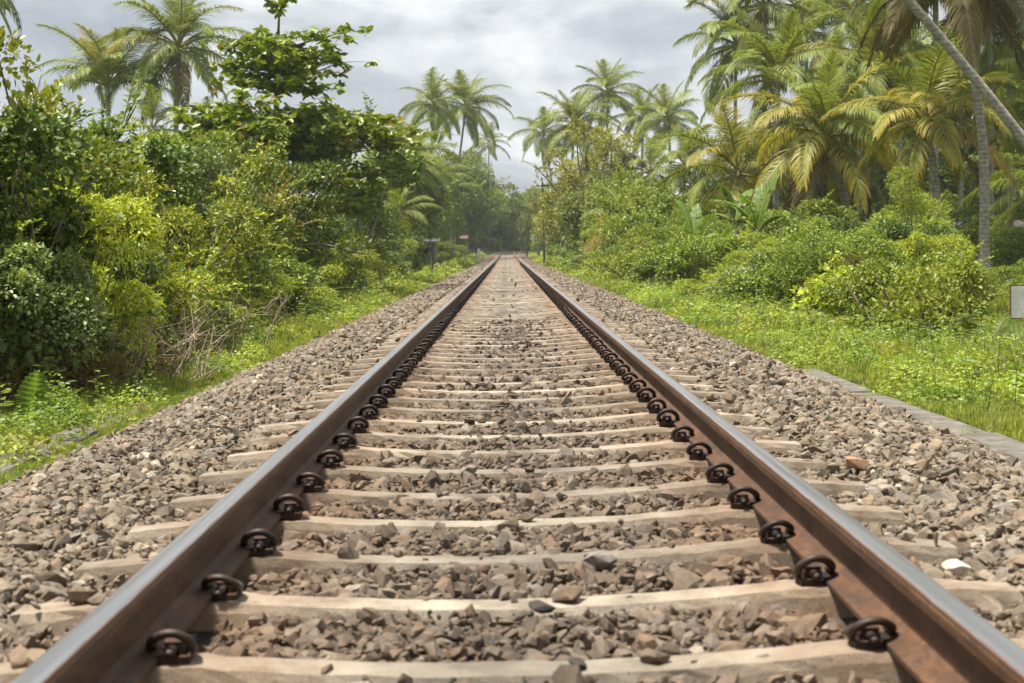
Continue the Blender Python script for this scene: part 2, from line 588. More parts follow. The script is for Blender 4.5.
ORD = ['first', 'second', 'third', 'fourth', 'fifth', 'sixth', 'seventh', 'eighth', 'ninth', 'tenth', 'eleventh', 'twelfth', 'thirteenth', 'fourteenth', 'fifteenth', 'sixteenth']
SM = [sleeper_mesh(s) for s in range(7)]
n_sl = int((TRACK_END - Y0) / SP)
sl_y = []
for i in range(n_sl):
    y = Y0 + SP * i + random.uniform(-0.012, 0.012)
    sl_y.append(y)
    if i >= 290:
        continue
    o = put('sleeper', SM[i % 7], None, (CX + random.uniform(-0.015, 0.015), y, float(rise(y)) + random.uniform(-0.006, 0.003)), (0, random.uniform(-0.004, 0.004), random.uniform(-0.006, 0.006)))
    k = i - 3
    if 0 <= k < 16:
        lab = ORD[k] + ' pale concrete sleeper up from the bottom edge, laid across the track'
    elif k < 0:
        lab = 'pale concrete sleeper under the rails just below the bottom edge of the view'
    else:
        lab = 'pale concrete sleeper in the tight rows far along the track'
    tag(o, lab, 'sleeper', 'concrete sleepers under the rails')
mb = MB()
for y in [Y0 + SP * i for i in range(290, n_sl)]:
    mb.box((CX, y, -0.1 + float(rise(y))), (2.6, 0.15, 0.19))
tag(put('distant_sleepers', mb.mesh('distant_sleepers', M['sleeper'])), 'merged rows of sleepers where the track meets the trees', 'sleepers', None, 'stuff')

# rails ---------------------------------------------------------------
GA = 0.838            # half gauge


def extrude_profile(prof, mat, name, y0=-6, y1=TRACK_END, smooth=False):
    prof = np.array(prof)
    n = len(prof)
    ys = np.concatenate([np.arange(y0, 40, 1.0), np.arange(40, y1 + 4, 4.0)])
    V = []
    for y in ys:
        dx = 0.004 * math.sin(y * 0.35) * min(1, max(0, (y - 6) / 20))
        V.append(np.stack([prof[:, 0] + dx, np.full(n, y), prof[:, 1] + float(rise(y))], 1))
    V = np.concatenate(V)
    Fq = []
    for i in range(len(ys) - 1):
        for k in range(n):
            k2 = (k + 1) % n
            Fq.append((i * n + k, i * n + k2, (i + 1) * n + k2, (i + 1) * n + k))
    Fq.append(tuple(range(n)))
    Fq.append(tuple(reversed(range((len(ys) - 1) * n, len(ys) * n))))
    m = MB()
    m.add(V, [f[::-1] for f in Fq])
    return m.mesh(name, mat, smooth)


SEAT = 0.008
for s in (-1, 1):
    root = empty('rail', (CX + s * (GA + 0.0355), 0, SEAT))
    tag(root, ('left rusty rail with polished top, its inner side in shade' if s < 0 else 'right rusty rail with polished top, its orange brown inner side lit'), 'rail', 'rails of the track')
    foot = [(-0.07, 0), (0.07, 0), (0.07, 0.011), (0.025, 0.024), (0.0085, 0.036), (-0.0085, 0.036), (-0.025, 0.024), (-0.07, 0.011)]
    web = [(-0.0085, 0.036), (0.0085, 0.036), (0.008, 0.07), (0.009, 0.105), (0.012, 0.114), (-0.012, 0.114), (-0.009, 0.105), (-0.008, 0.07)]
    head = [(-0.012, 0.114), (0.012, 0.114), (0.034, 0.122), (0.0355, 0.143), (0.033, 0.15), (-0.033, 0.15), (-0.0355, 0.143), (-0.034, 0.122)]
    run = [(-0.033, 0.15), (0.033, 0.15), (0.029, 0.155), (0.017, 0.1575), (0, 0.158), (-0.017, 0.1575), (-0.029, 0.155)]
    put('foot', extrude_profile(foot, M['rail_side'], 'foot'), root)
    put('web', extrude_profile(web, M['rail_side'], 'web'), root)
    put('head', extrude_profile(head, M['rail_side'], 'head'), root)
    put('running_surface', extrude_profile(run, M['rail_top'], 'running_surface', smooth=True), root)

# rail clips ----------------------------------------------------------
path = smooth_path([(0.018, -0.062, 0.034), (0.018, -0.02, 0.034), (0.018, 0.03, 0.034), (0.036, 0.058, 0.033), (0.06, 0.035, 0.03),
                    (0.068, -0.005, 0.038), (0.062, -0.03, 0.064), (0.032, -0.042, 0.088), (-0.006, -0.038, 0.085), (-0.034, -0.022, 0.062),
                    (-0.042, 0.005, 0.044), (-0.042, 0.04, 0.036)], 5)
mb = MB(); mb.tube(path, 0.0128, 9); SPRING = mb.mesh('spring', M['iron'], True)
mb = MB()
mb.box((0.02, 0, 0.008), (0.085, 0.075, 0.02)); mb.box((0.04, 0.012, 0.028), (0.014, 0.05, 0.026)); mb.box((-0.002, 0.012, 0.028), (0.012, 0.05, 0.026)); mb.box((0.019, 0.012, 0.0495), (0.05, 0.046, 0.012))
SHOULDER = mb.mesh('shoulder', M['iron_rust'])
mb = MB()
mb.box((-0.038, 0.0, 0.022), (0.062, 0.085, 0.009)); mb.box((-0.012, 0, 0.012), (0.008, 0.085, 0.028))
INSUL = mb.mesh('insulator', M['iron'])
path_far = path[::4]
mb = MB(); mb.tube(path_far, 0.011, 5); mb.box((0.02, 0, 0.03), (0.06, 0.07, 0.06)); CLIPFAR = mb.mesh('rail_clip', M['iron'])
for i in range(150):
    y = sl_y[i]
    for s in (-1, 1):
        loc = (CX + s * (GA + 0.0355 - 0.07 - 0.012), y + random.uniform(-0.008, 0.008), SEAT - 0.004 + float(rise(y)))
        sx = 1 if s < 0 else -1
        side = 'left' if s < 0 else 'right'
        k = i - 3
        if k < -1:
            continue
        if k < 30:
            o = empty('rail_clip', loc, random.uniform(-0.13, 0.13), (sx * random.uniform(0.81, 0.88), 0.9, random.uniform(0.74, 0.86)))
            put('spring', SPRING, o, (0, random.uniform(-0.012, 0.008), 0), (random.uniform(-0.09, 0.09), 0, 0)); put('shoulder', SHOULDER, o); put('insulator', INSUL, o)
        else:
            o = put('rail_clip', CLIPFAR, None, loc, scale=(sx, 1, 1))
        if 0 <= k < 16:
            lab = 'black looped spring clip on the %s rail, holding it to the %s sleeper up' % (side, ORD[k])
        elif k < 0:
            lab = 'black looped spring clip on the %s rail just below the bottom edge of the view' % side
        else:
            lab = 'black spring clip in the dark row far along the %s rail' % side
        tag(o, lab, 'rail clip', 'spring clips along the %s rail' % side)

# ballast stones -----------------------------------------------------
from mathutils.geometry import convex_hull_2d  # noqa
import bmesh


def rock_shape(seed, n=22):
    r = np.random.default_rng(seed)
    p = r.normal(size=(n, 3))
    p /= np.linalg.norm(p, axis=1)[:, None]
    p *= np.array([1.0, r.uniform(0.6, 0.9), r.uniform(0.36, 0.6)]) * r.uniform(0.78, 1.08, (n, 1))
    bm = bmesh.new()
    for q in p:
        bm.verts.new(q)
    ret = bmesh.ops.convex_hull(bm, input=bm.verts)
    bmesh.ops.delete(bm, geom=[g for g in ret['geom_interior'] if isinstance(g, bmesh.types.BMVert)], context='VERTS')
    bm.verts.index_update()
    V = np.array([v.co[:] for v in bm.verts])
    Fc = np.array([[v.index for v in f.verts] for f in bm.faces if len(f.verts) == 3])
    bm.free()
    return V, Fc


SHAPES = [rock_shape(100 + i, 16 + i % 12) for i in range(24)]
PAL = np.array([(0.235, 0.188, 0.142), (0.285, 0.235, 0.18), (0.18, 0.145, 0.112), (0.13, 0.108, 0.087), (0.35, 0.295, 0.235), (0.25, 0.175, 0.12), (0.215, 0.195, 0.17),
                (0.30, 0.22, 0.155), (0.075, 0.064, 0.054), (0.46, 0.405, 0.335), (0.27, 0.25, 0.225)])
PW = np.array([.18, .17, .15, .1, .1, .08, .07, .06, .04, .02, .03])


def rand_rot(n, flat=0.36):
    q = rng.normal(size=(n, 4))
    q[:, 1:3] *= flat
    q /= np.linalg.norm(q, axis=1)[:, None]
    w, x, y, z = q.T
    return np.stack([np.stack([1 - 2 * (y * y + z * z), 2 * (x * y - w * z), 2 * (x * z + w * y)], -1),
                     np.stack([2 * (x * y + w * z), 1 - 2 * (x * x + z * z), 2 * (y * z - w * x)], -1),
                     np.stack([2 * (x * z - w * y), 2 * (y * z + w * x), 1 - 2 * (x * x + y * y)], -1)], 1)


def rocks(mb, x0, x1, y0, y1, dens, size, zoff=0.0, lift=0.02):
    n = int((x1 - x0) * (y1 - y0) * dens)
    x = rng.uniform(x0, x1, n) + CX
    y = rng.uniform(y0, y1, n)
    ax = np.abs(x - CX)
    r = size * np.clip(rng.lognormal(0, 0.3, n), 0.5, 1.9) / 2
    z = bed_z(x, y) + zoff + rng.uniform(-0.02, lift, n)
    ys = np.array(sl_y)
    near = np.abs(ys[np.clip(np.round((y - Y0) / SP).astype(int), 0, len(ys) - 1)] - y)
    on = (near < 0.066) & (ax < 1.34)
    inner = ax < 0.8
    edge = (near < 0.1) & (ax < 1.34)
    cover = wob(x * 2.1, y * 1.7, 1.0)
    keep = ~on | (inner & (rng.random(n) < 0.02)) | (~inner & (rng.random(n) < np.where(cover > 0.3, 0.09, 0.015)) & (ax > 1.0))
    z = np.where(on & inner, r * 0.35 - 0.03, z)
    z = np.where(on & ~inner, np.maximum(z, r * 0.3), z)
    z = np.where(edge & ~on & inner, np.minimum(z, -0.012 - r * 0.55), z)
    z = np.where(edge & ~on & ~inner, np.minimum(z, -0.008 - r * 0.5), z)
    keep &= ~((np.abs(ax - 0.873) < 0.085))
    foot = (np.abs(ax - 0.873) < 0.17)
    z = np.where(foot, np.minimum(z, -r * 0.5 - 0.01), z)
    keep &= ~(foot & (near < 0.12) & (ax < 0.9))
    x, y, z, r, ax = x[keep], y[keep], z[keep], r[keep], ax[keep]
    n = len(x)
    rot = rand_rot(n)
    cid = rng.choice(len(PAL), n, p=PW / PW.sum())
    c = PAL[cid] * rng.uniform(0.8, 1.2, (n, 1))
    if size < 0.03:
        c = c * 0.25 + np.array((0.20, 0.158, 0.118)) * 0.75
    c = np.where((ax < 0.8)[:, None], c * 0.5 + np.array((0.098, 0.07, 0.048)) * 0.42, c * np.array((0.64, 0.66, 0.65)) + np.array((0.215, 0.172, 0.124)) * 0.25)
    # rust dust near the rails, oily grime in places along the middle
    dust = np.exp(-((ax - 0.873) / 0.3) ** 2)[:, None] * rng.uniform(0.2, 0.8, (n, 1))
    c = c * (1 - dust) + np.array((0.17, 0.098, 0.052)) * dust
    grime = (np.exp(-((x - CX) / 0.22) ** 2) * np.clip(wob(x * 0.6, y * 0.45) + 0.15, 0, 1))[:, None]
    c = c * (1 - 0.62 * grime)
    shp = rng.integers(0, len(SHAPES), n)
    for s in range(len(SHAPES)):
        I = np.where(shp == s)[0]
        if not len(I):
            continue
        V, Fc = SHAPES[s]
        P = np.einsum('nij,vj->nvi', rot[I], V) * r[I][:, None, None] + np.stack([x[I], y[I], z[I]], -1)[:, None, :]
        FF = (Fc[None] + (np.arange(len(I)) * len(V))[:, None, None]).reshape(-1, 3)
        mb.add(P.reshape(-1, 3), FF, np.repeat(c[I], len(V), 0))


mb = MB()
rocks(mb, -2.7, 2.65, 1.6, 9, 520, 0.07)
rocks(mb, -2.7, 2.65, 2.0, 9, 900, 0.024, 0.008, 0.022)
rocks(mb, -0.82, 0.82, 1.6, 14, 420, 0.06, -0.015, 0.012)
rocks(mb, -2.7, 2.65, 2.0, 9, 420, 0.045, 0.004, 0.022)
rocks(mb, -2.7, 2.65, 9, 20, 480, 0.072)
rocks(mb, -0.8, 0.8, 20, 42, 230, 0.065, -0.04, -0.01)
rocks(mb, -0.8, 0.8, 42, 80, 90, 0.075, -0.055, -0.01)
for sd_ in (-1, 1):
    rocks(mb, *sorted((sd_ * 1.0, sd_ * 1.4)), 20, 80, 120, 0.08, -0.025, 0.0)
    rocks(mb, *sorted((sd_ * 1.4, sd_ * 2.7)), 20, 42, 230, 0.085)
    rocks(mb, *sorted((sd_ * 1.4, sd_ * 2.7)), 42, 90, 90, 0.11, -0.01)
rocks(mb, 1.9, 2.95, 3, 16, 180, 0.06, -0.02)
rocks(mb, -2.95, -1.9, 3, 16, 180, 0.06, -0.02)
tag(put('ballast', mb.mesh('ballast', M['stone'])), 'crushed brown and grey stones filling the track bed', 'ballast', None, 'stuff')


def single_stone(px, py, z, r, c, label, shape=3, rz=0.0):
    p = at_z(px, py, z)
    V, Fc = SHAPES[shape]
    m = MB()
    m.add(V * r, Fc, c)
    o = put('stone', m.mesh('stone', M['stone']), None, (p.x, p.y, z + r * 0.3), (0.15, 0.2, rz))
    tag(o, label, 'stone')


single_stone(541, 612, -0.03, 0.042, (0.05, 0.045, 0.04), 'dark angular stone sitting on the second sleeper near mid track', 5, 0.5)
single_stone(577, 668, -0.03, 0.036, (0.055, 0.048, 0.043), 'small dark stone sitting on the front sleeper near mid track', 8, 1.1)
single_stone(956, 572, -0.02, 0.05, (0.62, 0.58, 0.5), 'whitish stone lying outside the right rail', 11, 0.2)
single_stone(856, 468, -0.02, 0.075, (0.33, 0.21, 0.13), 'large reddish stone lying outside the right rail', 2, 0.9)
single_stone(601, 565, -0.03, 0.055, (0.2, 0.185, 0.165), 'grey stone sitting on the third sleeper near mid track', 6, 2.0)
single_stone(388, 468, -0.03, 0.05, (0.16, 0.135, 0.11), 'rounded grey stone lying on a sleeper beside the left rail clips', 9, 2.0)

# concrete kerbs --------------------------------------------------------
def kerb(x, y0, ln, w, z, label, tilt=0.0, rz=0.0):
    m = MB()
    r = np.random.default_rng(int(y0 * 100))
    n = 9
    t = np.linspace(-ln / 2, ln / 2, n)
    V = []
    for q in t:
        j = r.normal(0, 0.006, 6)
        V += [(-w / 2, q, -0.3), (-w / 2 + j[0], q, -0.015), (-w / 2 + 0.014, q, j[1] * 0.4), (w / 2 - 0.014, q, j[2] * 0.4), (w / 2 + j[3], q, -0.015), (w / 2, q, -0.3)]
    Fq = []
    for i in range(n - 1):
        for k in range(5):
            a = i * 6 + k
            Fq.append((a, a + 1, a + 7, a + 6))
    Fq.append(tuple(reversed(range(6)))); Fq.append(tuple(range((n - 1) * 6, n * 6)))
    m.add(V, [f[::-1] for f in Fq])
    o = put('concrete_kerb', m.mesh('concrete_kerb', M['kerb']), None, (x, y0 + ln / 2, z), (tilt, 0, rz))
    tag(o, label, 'kerb', 'concrete edging slabs beside the ballast')


for args in [(2.71, 6.3, 2.34, 0.24, -0.225, 'cleanest pale concrete edging slab, lying at the right edge of the ballast', 0.004, 0.0),
             (2.70, 8.69, 2.72, 0.23, -0.24, 'weathered concrete edging slab behind the cleanest pale slab on the right', -0.004, 0.012),
             (2.69, 11.46, 2.1, 0.23, -0.24, 'stained concrete edging slab at the far end of the bare kerb on the right', 0.003, 0.0),
             (-2.92, 6.9, 2.4, 0.26, -0.25, 'mossy concrete edging slab at the left edge of the view beside the grass', 0.0, 0.0),
             (-2.92, 9.34, 2.6, 0.26, -0.255, 'grey concrete edging slab behind the mossy one, half buried by stones on the left', 0.0, 0.0)]:
    kerb(*args)


# ------------------------------------------------------------------ leaf kit
def norm(a):
    return a / (np.linalg.norm(a, axis=-1, keepdims=True) + 1e-9)


def leaves(mb, P, D, N, L, Wd, tint, fold=0.25, curl=0.15, mi=0):
    """n folded leaves: base P, direction D, face normal N, length L, width Wd."""
    n = len(P)
    D = norm(D)
    S = norm(np.cross(N, D))
    N = np.cross(D, S)
    L = np.broadcast_to(L, (n,))[:, None]
    Wd = np.broadcast_to(Wd, (n,))[:, None]
    b = P
    t = P + D * L - N * L * curl
    def sidept(u, w, sg):
        return P + D * L * u + S * sg * Wd * w + N * Wd * fold * w * 1.2 - N * L * curl * u * 0.92
    V = np.stack([b, sidept(0.32, 0.5, 1), sidept(0.72, 0.38, 1), t, sidept(0.72, 0.38, -1), sidept(0.32, 0.5, -1)], 1).reshape(-1, 3)
    k = (np.arange(n) * 6)[:, None]
    Fq = np.concatenate([k + np.array([0, 1, 2, 3]), k + np.array([0, 3, 4, 5])])
    mb.add(V, Fq, np.repeat(tint, 6, 0), mi)


def blades(mb, P, D, N, L, Wd, tint, curl=0.4):
    """n narrow grass blades bending over in two segments."""
    n = len(P)
    D = norm(D)
    S = norm(np.cross(N, D))
    N = np.cross(D, S)
    L, Wd = L[:, None], Wd[:, None]
    m_ = P + D * L * 0.55 - N * L * curl * 0.25
    t = P + D * L * 0.95 - N * L * curl
    V = np.stack([P - S * Wd / 2, P + S * Wd / 2, m_ - S * Wd * 0.42, m_ + S * Wd * 0.42, t], 1).reshape(-1, 3)
    k = (np.arange(n) * 5)[:, None]
    mb.add(V, k + np.array([0, 1, 3, 2]), np.repeat(tint, 5, 0))
    mb.f.append(k + np.array([2, 3, 4]) + mb.n - len(V))
    mb.m.append(np.zeros(n, int))


def tints(n, base, spread=0.25, yel=0.1, alt=None, altp=0.0, r=rng):
    c = np.tile(np.array(base), (n, 1)) * r.uniform(1 - spread, 1 + spread, (n, 1))
    y = r.random((n, 1)) ** 2 * yel
    c = c * (1 - y) + np.array((0.30, 0.27, 0.05)) * y
    if alt is not None:
        k = r.random(n) < altp
        c[k] = np.array(alt) * r.uniform(0.7, 1.2, (k.sum(), 1))
    return c


def crown_mesh(name, seed, rad, hgt, nclump, nleaf, ll, lw, base, yel=0.15, alt=None, altp=0.0, low=0.05, cl=0.34, droop=0.2, mat='leaf', shape='bush', fold=0.25, spread=0.3):
    r = np.random.default_rng(seed)
    mb = MB()
    C = []
    while len(C) < nclump:
        u = r.normal(size=3)
        u /= np.linalg.norm(u)
        q = r.uniform(0.35, 1.0) ** 0.5
        zz = u[2]
        x, y = u[0] * rad * q, u[1] * rad * q
        if shape == 'bush':
            z = hgt * (low + (1 - low) * (0.5 + 0.5 * zz * q))
            f = 0.75 + 0.25 * math.sin(math.pi * min(1, max(0, z / hgt)))
            x *= f; y *= f
        else:
            z = hgt * (low + (1 - low) * (0.5 + 0.5 * zz * q))
        k1 = r.lognormal(-0.06, 0.2)
        C.append((x * k1, y * k1, z * min(1.1, r.lognormal(-0.04, 0.12))))
    C = np.array(C)
    rc = rad * cl * 0.86 * r.lognormal(-0.05, 0.38, nclump)
    wgt = rc ** 2 / (rc ** 2).sum()
    idx = r.choice(nclump, nleaf, p=wgt)
    u = norm(r.normal(size=(nleaf, 3)) + np.array((0, 0, 0.6)))
    q = r.uniform(0.2, 1.0, nleaf) ** 0.33
    P = C[idx] + u * (rc[idx] * q)[:, None] * np.array((1, 1, 0.8))
    P[:, 2] = np.maximum(P[:, 2], 0.02 + 0.05 * r.random(nleaf))
    D = norm(u + r.normal(size=(nleaf, 3)) * 0.65 - np.array((0, 0, droop)))
    N = norm(np.array((0, 0, 0.9)) + r.normal(size=(nleaf, 3)) * 0.5 + u * 0.6)
    sz = r.uniform(0.65, 1.25, nleaf)
    tone = r.uniform(0.78, 1.22, (nclump, 1))
    ct = tints(nleaf, base, spread, yel, alt, altp, r) * tone[idx]
    leaves(mb, P, D, N, ll * sz, lw * sz, ct, fold, 0.12)
    # loose shoots standing out of the outline
    nsh = 40
    for q in range(nsh):
        a = C[r.integers(nclump)]
        out_ = np.array((a[0], a[1], (a[2] - hgt * 0.35) * 0.8)) + r.normal(size=3) * rad * 0.25
        dr = norm(out_ + np.array((0, 0, rad * 0.35)))
        ln = rad * r.uniform(0.25, 0.62)
        b0 = a + dr * rad * cl * 0.4
        nl = int(max(6, ln / ll * 2.6))
        t = np.linspace(0.1, 1, nl)[:, None]
        bow = np.array((0, 0, -0.25 * ln)) * t ** 2
        pp = b0 + dr * ln * t + bow
        mb.tube(np.array([b0, b0 + dr * ln * 0.5 + (0, 0, -0.06 * ln), b0 + dr * ln + (0, 0, -0.25 * ln)]), np.array((0.006, 0.004, 0.002)) * rad, 3, np.array(base) * 0.9, cap=False)
        az = np.arange(nl) * 2.4 + r.uniform(0, 6)
        DD = norm(np.stack([np.cos(az), np.sin(az), r.uniform(-0.4, 0.5, nl)], 1) + dr * 0.5)
        NN = norm(np.array((0, 0, 1.0)) + r.normal(size=(nl, 3)) * 0.35)
        sz2 = r.uniform(0.8, 1.35, nl) * (1.1 - 0.4 * t[:, 0])
        leaves(mb, pp, DD, NN, ll * sz2, lw * sz2, tints(nl, np.array(base) * np.array((1.45, 1.35, 1.1)), spread, yel, None, 0, r), fold, 0.12)
    return mb.mesh(name, M[mat]), C, rc


def stems_mesh(name, seed, C, hgt, r0, mat, nmain=5, trunk=False):
    r = np.random.default_rng(seed)
    mb = MB()
    if trunk:
        th = trunk
        top = np.array((r.uniform(-.1, .1) * hgt * .3, r.uniform(-.1, .1) * hgt * .3, th))
        mb.tube(smooth_path([(0, 0, -0.15), (top[0] * 0.2, top[1] * 0.2 + r0, th * 0.4), top], 5), np.linspace(r0 * 1.25, r0 * 0.8, 11), 8)
    for c in C:
        if trunk:
            a = top * 0.97
            rr = r0 * 0.45
        else:
            a = np.array((c[0] * 0.18, c[1] * 0.18, -0.1))
            rr = r0 * r.uniform(0.4, 1)
        mid = a * 0.5 + c * 0.5 + r.normal(size=3) * hgt * 0.05
        mid[2] += hgt * 0.04
        pts = smooth_path([a, mid, c, c + (c - mid) * 0.35], 4)
        mb.tube(pts, np.linspace(rr, rr * 0.18, len(pts)), 5, cap=False)
    return mb.mesh(name, M[mat], True)


# crown kinds: name -> list of (crown mesh, stem mesh, radius, height)
KIND = {}


def kind(key, n, rad, hgt, nclump, nleaf, ll, lw, base, mat='leaf', stem='twig', r0=0.025, trunk=False, **kw):
    L = []
    for i in range(n):
        seed = abs(hash(key)) % 1 + sum(ord(c) for c in key) * 13 + i
        me, C, rc = crown_mesh('crown', seed, rad, hgt, nclump, nleaf, ll, lw, base, mat=mat, **kw)
        st = stems_mesh('stems', seed + 1, C, hgt, r0, stem, trunk=trunk)
        L.append((me, st, rad, hgt))
    KIND[key] = L


G_MID = (0.11, 0.168, 0.022)
G_DARK = (0.068, 0.118, 0.019)
G_LIGHT = (0.18, 0.245, 0.026)
G_YEL = (0.19, 0.22, 0.03)
G_GREY = (0.135, 0.18, 0.055)
G_OLIVE = (0.155, 0.165, 0.04)
kind('round', 3, 1.15, 2.4, 34, 19000, 0.052, 0.034, (0.10, 0.158, 0.022), yel=0.25, mat='leaf', alt=(0.2, 0.13, 0.03), altp=0.01)
kind('lance', 3, 1.15, 2.3, 34, 17000, 0.085, 0.028, (0.21, 0.275, 0.026), yel=0.3, droop=0.5, alt=(0.26, 0.2, 0.03), altp=0.03)
kind('grey', 2, 1.15, 2.4, 32, 17000, 0.06, 0.04, (0.14, 0.195, 0.07), yel=0.2, mat='leaf_gloss')
kind('dark', 2, 1.2, 2.5, 30, 15000, 0.078, 0.05, (0.062, 0.112, 0.02), yel=0.15, mat='leaf_gloss')
kind('broad', 2, 1.2, 2.4, 30, 10000, 0.085, 0.055, (0.14, 0.185, 0.025), yel=0.6, mat='leaf_gloss', alt=(0.28, 0.14, 0.03), altp=0.05)
kind('twiggy', 2, 1.2, 2.5, 42, 10000, 0.05, 0.026, (0.19, 0.175, 0.05), yel=0.35, cl=0.26, alt=(0.22, 0.14, 0.07), altp=0.06)
kind('feather', 2, 1.0, 2.2, 30, 17000, 0.055, 0.018, (0.19, 0.27, 0.03), yel=0.35, droop=0.3, cl=0.3)
kind('vine', 3, 1.3, 1.7, 40, 14000, 0.065, 0.056, (0.135, 0.20, 0.03), yel=0.3, cl=0.26, mat='leaf_gloss')
kind('weed', 3, 0.6, 0.55, 22, 4800, 0.042, 0.024, (0.13, 0.18, 0.025), yel=0.4, cl=0.32)
kind('scrub', 2, 0.7, 0.8, 24, 4200, 0.042, 0.02, (0.17, 0.15, 0.05), yel=0.4, cl=0.33, alt=(0.24, 0.17, 0.10), altp=0.35)
kind('big_leaf', 2, 0.8, 0.9, 18, 900, 0.13, 0.1, (0.17, 0.24, 0.028), yel=0.4, cl=0.4, fold=0.15, mat='leaf')
kind('tree', 3, 3.0, 5.2, 46, 14000, 0.18, 0.1, (0.125, 0.185, 0.03), yel=0.25, cl=0.27, low=0.12, shape='tree', stem='bark', r0=0.16, trunk=1.6)
kind('tree_yellow', 1, 3.2, 6.4, 60, 18000, 0.16, 0.095, (0.175, 0.20, 0.032), yel=0.5, cl=0.24, low=0.12, shape='tree', stem='bark', r0=0.16, trunk=1.8, alt=(0.24, 0.16, 0.05), altp=0.04)
kind('tree_dark', 2, 3.0, 5.2, 46, 14000, 0.18, 0.1, (0.085, 0.135, 0.024), yel=0.2, cl=0.27, low=0.1, shape='tree', stem='bark', r0=0.16, trunk=1.6)
kind('tree_grey', 2, 3.0, 5.2, 46, 12000, 0.2, 0.115, (0.145, 0.19, 0.06), yel=0.2, cl=0.27, low=0.1, shape='tree', stem='bark', r0=0.16, trunk=1.6)


def plant(px, top, d, w, key, label, cat='shrub', group=None, var=None, name=None, z=None):
    """plant standing d metres down the line, its axis at picture column px, its top at row top, w metres across."""
    me, st, rad, hg = random.choice(KIND[key]) if var is None else KIND[key][var % len(KIND[key])]
    d0 = d
    for _ in range(4):
        x = at_depth(px, 250, d).x
        h = at_depth(px, top, d).z + 0.3
        s = max(w / 2 / rad, h / hg / 1.35)
        lim = np.interp(d, [10, 14, 22, 45, 80, 140], [3.55, 3.75, 4.2, 4.9, 5.3, 5.2]) if x < 0 else np.interp(d, [15, 25, 35, 50, 80, 140], [4.6, 5.0, 4.8, 4.5, 4.6, 4.2])
        need = lim + (0.15 if key in ('weed', 'scrub', 'big_leaf') else 0.2 if key == 'lance' and d0 < 16 else 0.95 if key == 'round' and d0 < 20 else 0.72 if x < 0 else 0.5) * s * rad - (0.3 if x > 0 else 0)
        if abs(x) < need and d < 200 and key != 'tree_yellow':
            d = min(d0 * 1.9, d * need / abs(x))
    x = at_depth(px, 250, d).x
    g = float(ground_z(x, d)) if abs(x) > 2.3 else -0.3
    h = at_depth(px, top, d).z - g
    s = max(w / 2 / rad, h / hg / 1.35)
    nm = name or {'weed': 'weed_clump', 'scrub': 'scrub_clump', 'vine': 'vine_mound', 'big_leaf': 'broad_leaf_plant'}.get(key, 'tree' if key.startswith('tree') else 'shrub')
    o = empty(nm, (x, d, g), random.uniform(0, 6.28), (s, s, h / hg / 1.0))
    put('crown', me, o)
    put('trunk' if key.startswith('tree') else 'stems', st, o)
    tag(o, label, cat, group)
    return o


GL = 'shrubs of the thicket left of the track'
GR = 'shrubs of the thicket right of the track'
